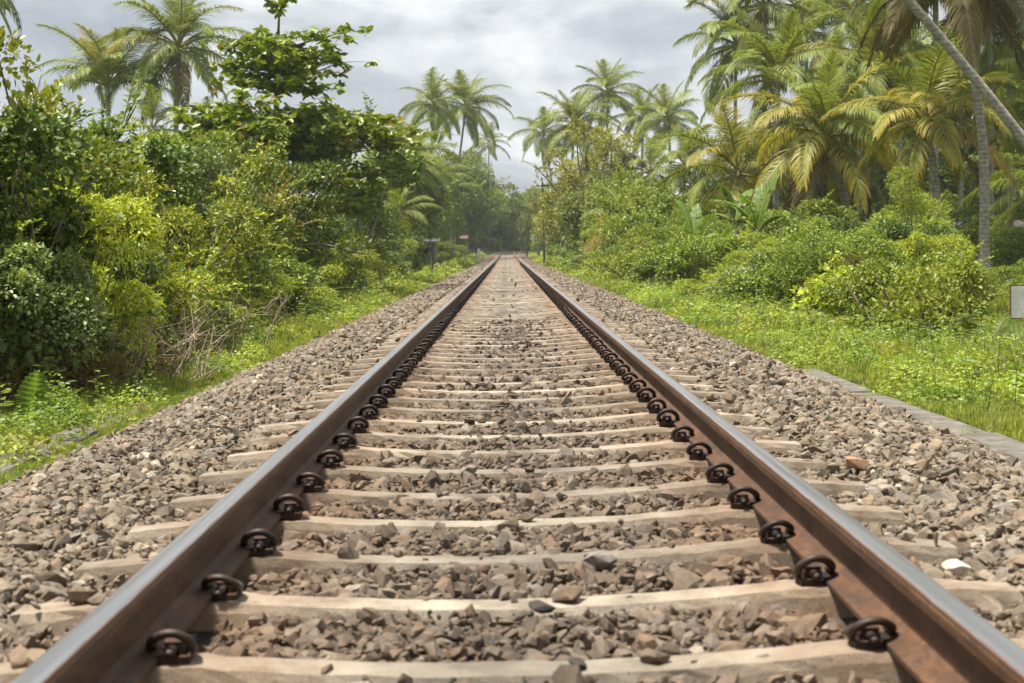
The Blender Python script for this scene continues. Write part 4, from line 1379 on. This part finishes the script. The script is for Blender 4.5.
# leaning pale trunk, crown above the frame, base beyond the right edge
palm(7.75, 0, 40, 'palm with a pale speckled trunk leaning steeply across the upper right corner', 4.0, n=22, group=PR, nuts=4, base=(16.8, 40), zcrown=10.6, r0=0.15, straight=True)
palm(15.6, 0, 52, 'palm whose bare trunk crosses the very upper right corner', 4.2, n=22, group=PR, nuts=4, base=(23.2, 52), zcrown=12.4, r0=0.16, straight=True)


# palm seedlings on the right verge
def seedling(px, py, d, label, n=8, sc_=0.24, seed=1):
    r = random.Random(seed)
    x = at_depth(px, 250, d).x
    g = float(ground_z(x, d))
    o = empty('palm_seedling', (x, d, g))
    tag(o, label, 'palm seedling', 'palm seedlings on the right verge')
    for k in range(n):
        put('frond', FR[1 + k % 3][k % 2], o, (0, 0, 0), (0, 0, k * 2.4 + r.uniform(-.3, .3)), (sc_ * r.uniform(0.8, 1.15),) * 3, M['frond_dark'])


seedling(938, 345, 17.5, 'dark spiky palm seedling in the grass left of the white board', 8, 0.125, 2)
seedling(992, 340, 18.0, 'palm seedling in front of the white board', 7, 0.12, 3)
seedling(1015, 345, 17.0, 'leaning palm seedling at the right edge below the white board', 7, 0.11, 4)
seedling(963, 335, 20.5, 'small palm seedling between the two bigger ones', 6, 0.11, 5)


# banana plants
def banana_leaf(seed, ln, wd, elev, droop):
    r = np.random.default_rng(seed)
    m = MB()
    n = 16
    t = np.linspace(0, 1, n)
    ang = R(elev) - R(droop) * t ** 1.2
    ds = ln / (n - 1)
    x = np.concatenate([[0], np.cumsum(np.cos(ang[:-1]) * ds)])
    z = np.concatenate([[0], np.cumsum(np.sin(ang[:-1]) * ds)])
    m.tube(np.stack([x, 0 * x, z], 1), 0.03 * (1 - t) + 0.005, 5, (0.2, 0.24, 0.06), cap=False)
    w = wd * np.clip(np.sin(np.pi * np.clip((t - 0.12) / 0.9, 0, 1)) ** 0.55, 0.02, 1)
    for sg in (-1, 1):
        V, C = [], []
        for i in range(n):
            for u in (0, 0.5, 1):
                V.append((x[i] + r.normal(0, 0.012) * u, sg * u * w[i] / 2, z[i] + u * w[i] * (0.16 - 0.2 * u) + r.normal(0, 0.008)))
                C.append(np.array((0.09, 0.16, 0.025)) * r.uniform(0.8, 1.2))
        Fq = []
        for i in range(n - 1):
            if r.random() < 0.1 and i > 4:
                continue
            for k in range(2):
                a = i * 3 + k
                Fq.append((a, a + 1, a + 4, a + 3))
        m.add(V, Fq, np.array(C))
    return m.mesh('leaf', M['leaf'])


BL = [banana_leaf(60 + i, 1.7, 0.46, e, dr) for i, (e, dr) in enumerate([(80, 30), (62, 70), (45, 85), (28, 85), (70, 55)])]


def banana(px, py, d, label, n, s, seed):
    r = random.Random(seed)
    c = at_depth(px, py, d)
    g = float(ground_z(c.x, d))
    o = empty('banana_plant', (c.x, d, g))
    tag(o, label, 'banana plant', 'banana plants in the right thicket')
    m = MB()
    m.tube([(0, 0, -0.1), (0.02, 0, (c.z - g) * 0.5), (0, 0, c.z - g)], (0.13, 0.1, 0.06), 8, (1, 1, 1))
    put('stem', m.mesh('stem', M['pale_bark'], True), o)
    for k in range(n):
        q = s * r.uniform(0.85, 1.15)
        put('leaf', BL[k % 5], o, (0, 0, c.z - g - 0.05), (0, 0, k * 2.4 + r.uniform(-.3, .3) + seed), (q, q, q))


banana(758, 230, 41, 'larger banana plant with wide arching leaves in the right thicket', 8, 0.95, 1)
banana(694, 246, 46, 'smaller banana plant with a yellow green upright leaf, left of the larger one', 6, 0.85, 2)
banana(735, 222, 44, 'banana plant half hidden between the other two', 6, 0.8, 4)


# ------------------------------------------------------------------ tiered tree and forked pale tree
def tiered_tree():
    d = 40.0
    r = np.random.default_rng(21)
    b = at_depth(284, 250, d)
    g = float(ground_z(b.x, d))
    o = empty('tiered_tree', (b.x, d, g))
    tag(o, 'tree with flat tiers of big glossy leaves, its thin top rising against the sky', 'tree')
    top = at_depth(286, 8, d).z - g
    def zz(py): return at_depth(284, py, d).z - g
    m = MB(); lf = MB()
    tr = smooth_path([(0, 0, -0.2), (-0.15, 0, top * 0.3), (-0.1, 0, top * 0.6), (0.0, 0, top * 0.85), (0.08, 0, top)], 6)
    m.tube(tr, np.linspace(0.15, 0.02, len(tr)), 8)
    def rosette(p, k=9, s=1.0):
        az = np.arange(k) * 2.4 + r.uniform(0, 6)
        D = np.stack([np.cos(az), np.sin(az), r.uniform(-0.7, 0.7, k)], 1)
        N = np.tile(np.array((0, 0, 1.0)), (k, 1)) + r.normal(size=(k, 3)) * 0.6 + D * 0.4
        sz = r.uniform(0.7, 1.2, k) * s
        c = tints(k, (0.15, 0.22, 0.026), 0.3, 0.35, (0.26, 0.17, 0.03), 0.02, r)
        leaves(lf, np.tile(p, (k, 1)) + r.normal(size=(k, 3)) * 0.03, D, N, 0.25 * sz, 0.14 * sz, c, 0.15, 0.15)
    def tier(py, rad, nb, dirs=None, rise=0.12, dens=16):
        z0 = zz(py)
        i = int(np.argmin(np.abs(tr[:, 2] - z0)))
        a0 = tr[i]
        for k in range(nb):
            az = k * 6.283 / nb + r.uniform(-0.3, 0.3) + py
            L = rad * r.uniform(0.75, 1.15)
            if dirs: L *= 1 + dirs * math.cos(az)
            e = a0 + np.array((math.cos(az) * L, math.sin(az) * L, L * (rise + r.uniform(-0.06, 0.1))))
            mid = (a0 + e) / 2 + np.array((0, 0, -0.02 * L)) + r.normal(size=3) * 0.08
            pts = smooth_path([a0, mid, e], 5)
            m.tube(pts, np.linspace(0.04, 0.008, len(pts)), 5, cap=False)
            for q in range(dens):
                t = r.uniform(0.25, 1.05)
                s = a0 + (e - a0) * t
                w = (0.2 + 0.6 * t * (1.2 - t)) * min(1, L)
                pp = s + np.array((r.normal(0, w), r.normal(0, w), r.normal(0.06, 0.11)))
                m.tube(np.array([s, (s + pp) / 2 + (0, 0, 0.03), pp]), (0.01, 0.008, 0.005), 3, cap=False)
                rosette(pp)
    tier(10, 0.25, 3, dens=3)
    tier(50, 1.3, 3, 0.3, 0.32, 18)
    tier(60, 1.35, 4, -0.2, 0.2, 18)
    tier(74, 1.45, 4, 0.1, 0.14, 18)
    tier(90, 1.35, 4, 0.25, 0.05, 16)
    tier(122, 2.3, 6, 0.1, 0.1, 34)
    tier(136, 3.0, 7, 0.3, 0.06, 36)
    tier(160, 2.8, 7, 0.1, 0.08, 34)
    tier(185, 2.6, 7, 0.1, 0.08, 34)
    tier(212, 2.4, 6, 0.0, 0.08, 30)
    put('trunk', m.mesh('trunk', M['bark'], True), o)
    put('crown', lf.mesh('crown', M['leaf_gloss']), o)


tiered_tree()
b = at_depth(366, 250, 54)
g = float(ground_z(b.x, 54))
o = empty('forked_tree', (b.x, 54, g), 0.0, (1.5, 1.5, 1.5))
tag(o, 'tree with pale forked trunks and a leafy crown behind the left shrubs', 'tree')
m = MB()
for (x1, x2, rr) in ((-0.35, -0.5, 0.055), (-0.12, -0.15, 0.06), (0.15, 0.45, 0.05)):
    m.tube(smooth_path([(x1 * 0.3, 0, -0.1), (x1 * 0.8, 0.05, 1.1), (x2, 0, 2.2), (x2 * 1.6, 0, 3.0)], 5), np.linspace(rr, rr * 0.4, 16), 7)
put('trunk', m.mesh('trunk', M['pale_bark'], True), o)
me, C, rc = crown_mesh('crown', 77, 1.45, 2.5, 34, 9000, 0.13, 0.07, (0.07, 0.125, 0.018), yel=0.3, cl=0.28, mat='leaf_gloss')
put('crown', me, o, (0.0, 0, 1.75))

# ------------------------------------------------------------------ verge growth (uncountable)
def edge_of(y):
    return 2.62 + 0.16 * wob(0 * y, y * 1.1) + 0.08 * wob(0 * y + 3, y * 3.7) - 0.10 * np.clip((y - 14) / 20, 0, 1)


def on_kerb(x, y):
    bare = ((x > 2.5) & (x < 2.86) & (y > 6) & (y < 13.3)) | ((x < -2.74) & (x > -3.06) & (y > 6) & (y < 11.8))
    over = (wob(x * 0, y * 2.3 + 1.3, 1.0) > 0.2) & (np.abs(y - 7.6) > 0.9)
    return bare & (rng.random(len(x)) > np.where(over, 0.6, 0.03) + 0.3 * (x < 0))


def tufts(mb, x0, x1, y0, y1, dens, nb, hgt, wd, cols, spill=0.0):
    """grass tufts: dens tufts per square metre of nb blades each"""
    n = int((x1 - x0) * (y1 - y0) * dens)
    x, y = rng.uniform(x0, x1, n), rng.uniform(y0, y1, n)
    k = np.abs(x) > edge_of(y) + rng.exponential(0.1, n) - spill
    k &= ~on_kerb(x, y)
    x, y = x[k], y[k]
    n = len(x)
    lush = wob(x * 1.1 + 4, y * 0.9, 1.0) * 0.5 + 0.5
    th = hgt * (0.3 + 0.8 * lush) * rng.lognormal(0, 0.35, n) * np.clip((np.abs(x) - 2.2) / 0.9, 0.35, 1)
    pick = rng.choice(len(cols), n, p=np.array([c[1] for c in cols]))
    tc_ = np.array([c[0] for c in cols])[pick] * rng.uniform(0.75, 1.25, (n, 1))
    I = np.repeat(np.arange(n), nb)
    m = len(I)
    a = rng.uniform(0, 6.28, m)
    lean = rng.uniform(0.05, 0.75, m)
    rr = rng.uniform(0, 0.085, m) * (hgt / 0.15)
    bx, by = x[I] + np.cos(a) * rr, y[I] + np.sin(a) * rr
    D = np.stack([np.cos(a) * lean, np.sin(a) * lean, np.full(m, 1.0)], 1)
    N = np.stack([-np.cos(a), -np.sin(a), lean + 0.2], 1)
    hh = th[I] * rng.uniform(0.5, 1.15, m)
    blades(mb, np.stack([bx, by, ground_z(bx, by) - 0.01], 1), D, -N, np.maximum(hh, 0.03) * 1.1, wd * 1.25 * rng.uniform(0.7, 1.3, m), tc_[I] * rng.uniform(0.65, 1.3, (m, 1)), 0.4)


def mounds(mb, x0, x1, y0, y1, dens, nl, rad, hgt, ll, cols):
    """creeping leafy weeds heaped in low mounds"""
    n = int((x1 - x0) * (y1 - y0) * dens)
    x, y = rng.uniform(x0, x1, n), rng.uniform(y0, y1, n)
    k = (np.abs(x) > edge_of(y) + 0.25) & (wob(x * 0.8 + 2, y * 0.6 + 1) > -0.45)
    x, y = x[k], y[k]
    n = len(x)
    R_ = rad * rng.lognormal(0, 0.35, n)
    H_ = hgt * rng.lognormal(0, 0.4, n)
    pick = rng.choice(len(cols), n, p=np.array([c[1] for c in cols]))
    tc_ = np.array([c[0] for c in cols])[pick] * rng.uniform(0.8, 1.2, (n, 1))
    I = np.repeat(np.arange(n), nl)
    m = len(I)
    a = rng.uniform(0, 6.28, m)
    q = rng.uniform(0, 1, m) ** 0.6
    px_, py_ = x[I] + np.cos(a) * q * R_[I], y[I] + np.sin(a) * q * R_[I]
    z = ground_z(px_, py_) + H_[I] * (1 - q ** 2) * rng.uniform(0.35, 1.1, m) * (1 + 0.3 * wob(px_ * 6, py_ * 6)) + 0.015
    a2 = rng.uniform(0, 6.28, m)
    D = np.stack([np.cos(a2), np.sin(a2), rng.uniform(-0.5, 0.5, m)], 1)
    N = np.stack([np.cos(a) * q * 0.7, np.sin(a) * q * 0.7, np.full(m, 0.9)], 1) + rng.normal(size=(m, 3)) * 0.4
    sz = ll * rng.uniform(0.55, 1.35, m)
    leaves(mb, np.stack([px_, py_, z], 1), D, N, sz, sz * 0.62, tc_[I] * rng.uniform(0.75, 1.25, (m, 1)), 0.2, 0.2)


GC = [((0.32, 0.36, 0.055), 0.46), ((0.23, 0.30, 0.05), 0.24), ((0.38, 0.38, 0.08), 0.17), ((0.42, 0.36, 0.18), 0.03), ((0.15, 0.22, 0.045), 0.10)]
WC = [((0.27, 0.34, 0.045), 0.57), ((0.19, 0.275, 0.035), 0.36), ((0.33, 0.34, 0.06), 0.07)]
mb = MB()
for (x0, x1) in ((2.3, 6.6), (-4.5, -2.3)):
    tufts(mb, x0, x1, 6.3, 12, 260, 26, 0.085, 0.0042, GC, 0.14)
    tufts(mb, x0, x1, 12, 20, 180, 22, 0.105, 0.006, GC, 0.14)
    tufts(mb, x0, x1 * 1.08, 20, 36, 100, 18, 0.13, 0.010, GC, 0.12)
    tufts(mb, x0, x1 * 1.1, 36, 75, 26, 12, 0.22, 0.022, GC, 0.1)
    tufts(mb, x0, x1 * 1.2, 75, 200, 5, 12, 0.36, 0.075, GC, 0.05)
    mounds(mb, x0, x1, 6.3, 20, 5.6, 230, 0.27, 0.15, 0.036, WC)
    mounds(mb, x0, x1 * 1.08, 20, 36, 3.2, 170, 0.36, 0.2, 0.056, WC)
    mounds(mb, x0, x1 * 1.1, 36, 75, 1.1, 140, 0.5, 0.24, 0.09, WC)
    mounds(mb, x0, x1 * 1.2, 75, 200, 0.3, 110, 0.8, 0.32, 0.2, WC)
tufts(mb, 6.6, 14, 12, 36, 30, 12, 0.22, 0.009, GC)
tufts(mb, 6.6, 26, 36, 70, 7, 14, 0.16, 0.04, GC)
tufts(mb, -9, -4.4, 10, 40, 26, 12, 0.3, 0.009, [((0.13, 0.17, 0.035), 0.6), ((0.25, 0.2, 0.1), 0.4)])
tag(put('grass', mb.mesh('grass', M['grass'])), 'yellow green grass and creeping weeds on the verges', 'grass', None, 'stuff')
# taller stalks scattered on the verges
mb = MB()
for (x0, x1, y0, y1, n) in ((3.2, 7, 9, 30, 420), (-4.4, -3.2, 9, 30, 220), (3.4, 7, 30, 60, 300)):
    for k in range(n):
        x, y = rng.uniform(x0, x1), rng.uniform(y0, y1)
        z = float(ground_z(x, y))
        h = rng.uniform(0.2, 0.45)
        a = rng.uniform(0, 6.28)
        e = np.array((math.cos(a) * h * 0.3, math.sin(a) * h * 0.3, h))
        P0 = np.array((x, y, z))
        q = 7
        t = np.linspace(0.25, 1, q)[:, None]
        aa = np.arange(q) * 2.4 + a
        D = np.stack([np.cos(aa), np.sin(aa), np.full(q, 0.3)], 1)
        leaves(mb, P0 + e * t, D, np.tile(np.array((0, 0, 1.0)), (q, 1)) + rng.normal(size=(q, 3)) * 0.2, rng.uniform(0.06, 0.11, q), 0.04, tints(q, (0.13, 0.19, 0.03), 0.25, 0.4))
        mb.tube([P0, P0 + e * 0.5 + (0, 0, 0.02), P0 + e], (0.004, 0.003, 0.002), 3, (0.12, 0.16, 0.04), cap=False)
tag(put('verge_weeds', mb.mesh('verge_weeds', M['grass'])), 'leafy weed stalks standing above the verge grass', 'weeds', None, 'stuff')

# ------------------------------------------------------------------ small built things
def boxes(name, parent, mat, L):
    m = MB()
    for c, s in L:
        m.box(c, s)
    return put(name, m.mesh(name, M[mat]), parent)


# white board at the right edge
d = 19.0
a, b_ = at_depth(1010, 285, d), at_depth(1013, 319, d)
w = 0.62
o = empty('white_board', (a.x + w / 2, d, float(ground_z(a.x, d))))
tag(o, 'blank white board with rusty edges standing at the right edge', 'sign')
gz = o.location.z
zc, hh = (a.z + b_.z) / 2 - gz, abs(a.z - b_.z)
boxes('panel', o, 'white_paint', [((0, 0, zc), (w - 0.03, 0.012, hh - 0.03))])
boxes('frame', o, 'rust', [((0, 0.004, zc + hh / 2 - 0.0075), (w, 0.02, 0.015)), ((0, 0.004, zc - hh / 2 + 0.0075), (w, 0.02, 0.015)), ((-w / 2 + 0.0075, 0.004, zc), (0.015, 0.02, hh - 0.031)), ((w / 2 - 0.0075, 0.004, zc), (0.015, 0.02, hh - 0.031))])
boxes('post', o, 'rust', [((0.0, 0.03, zc / 2), (0.05, 0.03, zc + hh * 0.8))])


def pole(px, base, top, d, r, mat, label, name='pole', cap=None):
    x = at_depth(px, base, d).x
    zt = at_depth(px, top, d).z
    g = float(ground_z(x, d))
    o = empty(name, (x, d, g))
    tag(o, label, 'pole' if name != 'marker_post' else 'post')
    m = MB(); m.tube([(0, 0, -0.2), (0, 0, (zt - g) / 2), (0, 0, zt - g)], (r, r * 0.9, r * 0.8), 8)
    put('shaft', m.mesh('shaft', M[mat]), o)
    if cap:
        boxes('crossarm', o, mat, [((0, 0, zt - g - 0.25), (cap, 0.08, 0.1))])
    else:
        boxes('cap', o, mat, [((0, 0, zt - g + 0.02), (r * 2, r * 2, 0.04))])
    return o


pole(544, 252, 182, 108, 0.08, 'dark_metal', 'tall thin dark pole right of the far track', 'pole', 0.9)
pole(527, 250, 222, 165, 0.08, 'dark_metal', 'shorter dark pole right of the far end of the track', 'pole')
pole(521, 250, 216, 190, 0.07, 'wood', 'thin wooden pole nearest the far end of the track on the right', 'pole')
pole(562, 245, 226, 112, 0.1, 'kerb', 'short pale post below the yellowing tree', 'marker_post')
pole(479, 259, 249, 128, 0.15, 'white_paint', 'stubby white post in front of the shed', 'marker_post')
pole(432, 262, 254, 70, 0.06, 'kerb', 'small pale post in the weeds below the grey house wall', 'marker_post')
pole(614, 268, 258, 64, 0.12, 'kerb', 'grey stone marker post on the right verge', 'marker_post')

# red and white board on a post
d = 160
c = at_depth(464, 237, d)
g = float(ground_z(c.x, d))
o = empty('track_board', (c.x, d, g))
tag(o, 'oblong white board with red edges on a thin post left of the track', 'sign')
z = c.z - g
m = MB()
ang = np.linspace(0, 2 * np.pi, 25)[:-1]
def oval(rx, rz, y0, y1):
    V = [(rx * np.sign(math.cos(a)) * abs(math.cos(a)) ** 0.7, y0, z + rz * math.sin(a)) for a in ang] + [(rx * np.sign(math.cos(a)) * abs(math.cos(a)) ** 0.7, y1, z + rz * math.sin(a)) for a in ang]
    n = len(ang)
    return V, [tuple(range(n)), tuple(reversed(range(n, 2 * n)))] + [(k, n + k, n + (k + 1) % n, (k + 1) % n) for k in range(n)]
m.add(*oval(0.56, 0.28, -0.02, 0.02)); put('rim', m.mesh('rim', M['red_paint']), o)
m = MB(); m.add(*oval(0.48, 0.16, -0.03, -0.0215)); put('panel', m.mesh('panel', M['white_paint']), o)
m = MB(); m.tube([(0, 0.05, -0.1), (0, 0.05, z * 0.5), (0, 0.05, z + 0.1)], 0.035, 6); put('post', m.mesh('post', M['rust']), o)

# shed
d = 205
x0, x1 = at_depth(471, 250, d).x, at_depth(483, 250, d).x
g = float(ground_z(x0, d))
o = empty('shed', ((x0 + x1) / 2, d, g))
tag(o, 'dark shed with a low sloping roof beside the far track', 'shed')
wd = x1 - x0
hz = at_depth(477, 240, d).z - g
boxes('wall', o, 'wall_violet', [((-0.05, 1.2, hz * 0.45), (wd * 0.85, 2.0, hz * 0.9))])
m = MB()
V = [(-wd * 0.62, -0.3, hz * 0.86), (wd * 0.55, -0.3, hz * 1.06), (wd * 0.55, 2.7, hz * 1.06), (-wd * 0.62, 2.7, hz * 0.86)]
V += [(x, y, z_ + 0.07) for x, y, z_ in V]
m.add(V, [(3, 2, 1, 0), (4, 5, 6, 7), (0, 1, 5, 4), (1, 2, 6, 5), (2, 3, 7, 6), (3, 0, 4, 7)])
put('roof', m.mesh('roof', M['roof']), o)
for sx in (-0.5, 0.5):
    boxes('post', o, 'wood', [((sx * wd * 0.98, -0.1, hz * 0.44), (0.09, 0.09, hz * 0.85))])
# open lean-to further on
d = 222
x0, x1 = at_depth(484, 250, d).x, at_depth(495, 250, d).x
g = float(ground_z(x0, d))
o = empty('lean_to', ((x0 + x1) / 2, d, g))
tag(o, 'open lean-to roof on thin posts right behind the shed', 'shelter')
wd = x1 - x0
hz = at_depth(490, 241, d).z - g
boxes('roof', o, 'roof', [((0, 1, hz), (wd, 2.4, 0.12))])
for sx in (-0.42, 0.42):
    for sy in (0, 2):
        boxes('post', o, 'wood', [((sx * wd, sy, hz * 0.47), (0.1, 0.1, hz * 0.94))])

# plain level crossing strip where the line meets the far trees
mb = MB(); mb.box((0, TRACK_END + 5.5, 0.4), (9, 4.0, 0.5))
tag(put('far_crossing', mb.mesh('far_crossing', M['wall_grey'])), 'pale strip of road crossing the end of the track', None, None, 'structure')

# houses
def house(px0, px1, top, d, depth, wall, label, cat='house', col_=None, roofh=0.8):
    x0, x1 = at_depth(px0, 250, d).x, at_depth(px1, 250, d).x
    g = float(ground_z((x0 + x1) / 2, d))
    z = at_depth((px0 + px1) / 2, top, d).z - g
    w = x1 - x0
    o = empty('house', ((x0 + x1) / 2, d, g))
    tag(o, label, cat)
    wl = boxes('wall', o, wall, [((0, depth / 2, z / 2), (w, depth, z))])
    m = MB()
    e = 0.4
    V = [(-w / 2 - e, -e, z - 0.05), (w / 2 + e, -e, z - 0.05), (w / 2 + e, depth + e, z - 0.05), (-w / 2 - e, depth + e, z - 0.05), (-w / 2 - e, depth / 2, z + roofh), (w / 2 + e, depth / 2, z + roofh)]
    m.add(V, [(0, 1, 5, 4), (2, 3, 4, 5), (0, 4, 3), (1, 2, 5), (3, 2, 1, 0)])
    put('roof', m.mesh('roof', M['roof']), o)
    boxes('door', o, 'wood', [((w * 0.12, -0.02, min(1.0, z * 0.45)), (0.85, 0.035, min(2.0, z * 0.9)))])
    f = boxes('window', o, 'dark_metal', [((-w * 0.25, -0.02, z * 0.6), (0.8, 0.035, min(0.9, z * 0.4)))])
    if col_:
        for q in col_:
            boxes('column', o, 'white_paint', [((q * w, -1.1, z / 2), (0.22, 0.22, z))])
    return o


house(419, 435, 241, 118, 3.0, 'wall_grey', 'grey walled house mostly hidden by shrubs left of the track', roofh=0.2)
house(535, 545, 241, 196, 3.0, 'wall_violet', 'small dark violet house behind the tall dark pole')
house(962, 1030, 236, 76, 5.0, 'wall_violet', 'shaded violet walled house with a white column behind the right palms', col_=(0.12, 0.45))

# ------------------------------------------------------------------ light, sky, air
SUN_EL, SUN_AZ = 73.0, -92.0      # azimuth from +Y towards +X (negative: left; beyond 90: behind the camera)
sd = bpy.data.lights.new('sun', 'SUN')
sd.energy = 4.4
sd.angle = R(6.0)
sd.color = (1.0, 0.95, 0.86)
so = bpy.data.objects.new('sun', sd)
col.objects.link(so)
dv = Vector((math.sin(R(SUN_AZ)) * math.cos(R(SUN_EL)), math.cos(R(SUN_AZ)) * math.cos(R(SUN_EL)), math.sin(R(SUN_EL))))
so.rotation_euler = dv.to_track_quat('Z', 'Y').to_euler()
wld = bpy.data.worlds.new('World')
sc.world = wld
wld.use_nodes = True
nt = wld.node_tree
nt.nodes.clear()
out = nt.nodes.new('ShaderNodeOutputWorld')
sky = nt.nodes.new('ShaderNodeTexSky')
sky.sky_type = 'NISHITA'
sky.sun_disc = False
sky.sun_elevation = R(SUN_EL)
sky.sun_rotation = R(SUN_AZ)
tc = nt.nodes.new('ShaderNodeTexCoord')
mp = nt.nodes.new('ShaderNodeMapping')
mp.inputs['Scale'].default_value = (1.0, 1.0, 2.2)
mp.inputs['Location'].default_value = (1.9, 0.2, 0.15)
nt.links.new(tc.outputs['Generated'], mp.inputs['Vector'])
n1 = noise(nt, 3.6, 8, 0.55, mp.outputs[0], 0.5)
n2 = noise(nt, 9.0, 6, 0.55, mp.outputs[0], 0.3)
ad = nd(nt, 'ShaderNodeMath', operation='MULTIPLY_ADD')
nt.links.new(n2, ad.inputs[0]); ad.inputs[1].default_value = 0.35; nt.links.new(n1, ad.inputs[2])
# cloud radiance in sky-texture units (the Background strength below scales it)
cl = ramp(nt, [(0.56, (2.9, 3.15, 3.5)), (0.66, (3.9, 4.13, 4.42)), (0.77, (6.6, 6.7, 6.8))], ad.outputs[0]).outputs[0]
fin = mixrgb(nt, sky.outputs[0], cl, 0.93)
bg = nt.nodes.new('ShaderNodeBackground')
bg.inputs['Strength'].default_value = 0.067
nt.links.new(fin, bg.inputs['Color'])
nt.links.new(bg.outputs[0], out.inputs['Surface'])

HAZE = 0.0003
if HAZE:
    mb = MB(); mb.box((0, 200, 20), (700, 600, 46))
    m, nt, out = new_mat('haze')
    pv = nt.nodes.new('ShaderNodeVolumePrincipled')
    pv.inputs['Color'].default_value = (0.85, 0.9, 0.95, 1)
    pv.inputs['Density'].default_value = HAZE
    nt.links.new(pv.outputs[0], out.inputs['Volume'])
    tag(put('haze', mb.mesh('haze', m)), 'thin pale humid air over the track', None, None, 'stuff')

# ------------------------------------------------------------------ render settings
sc.render.engine = 'CYCLES'
cy = sc.cycles
cy.use_denoising = True
cy.max_bounces = 8
cy.diffuse_bounces = 3
cy.glossy_bounces = 3
cy.transmission_bounces = 4
cy.transparent_max_bounces = 6
cy.use_adaptive_sampling = True
cy.adaptive_threshold = 0.02
vs = sc.view_settings
vs.view_transform = 'Standard'
vs.look = 'None'
vs.gamma = 1
vs.exposure = 1.2
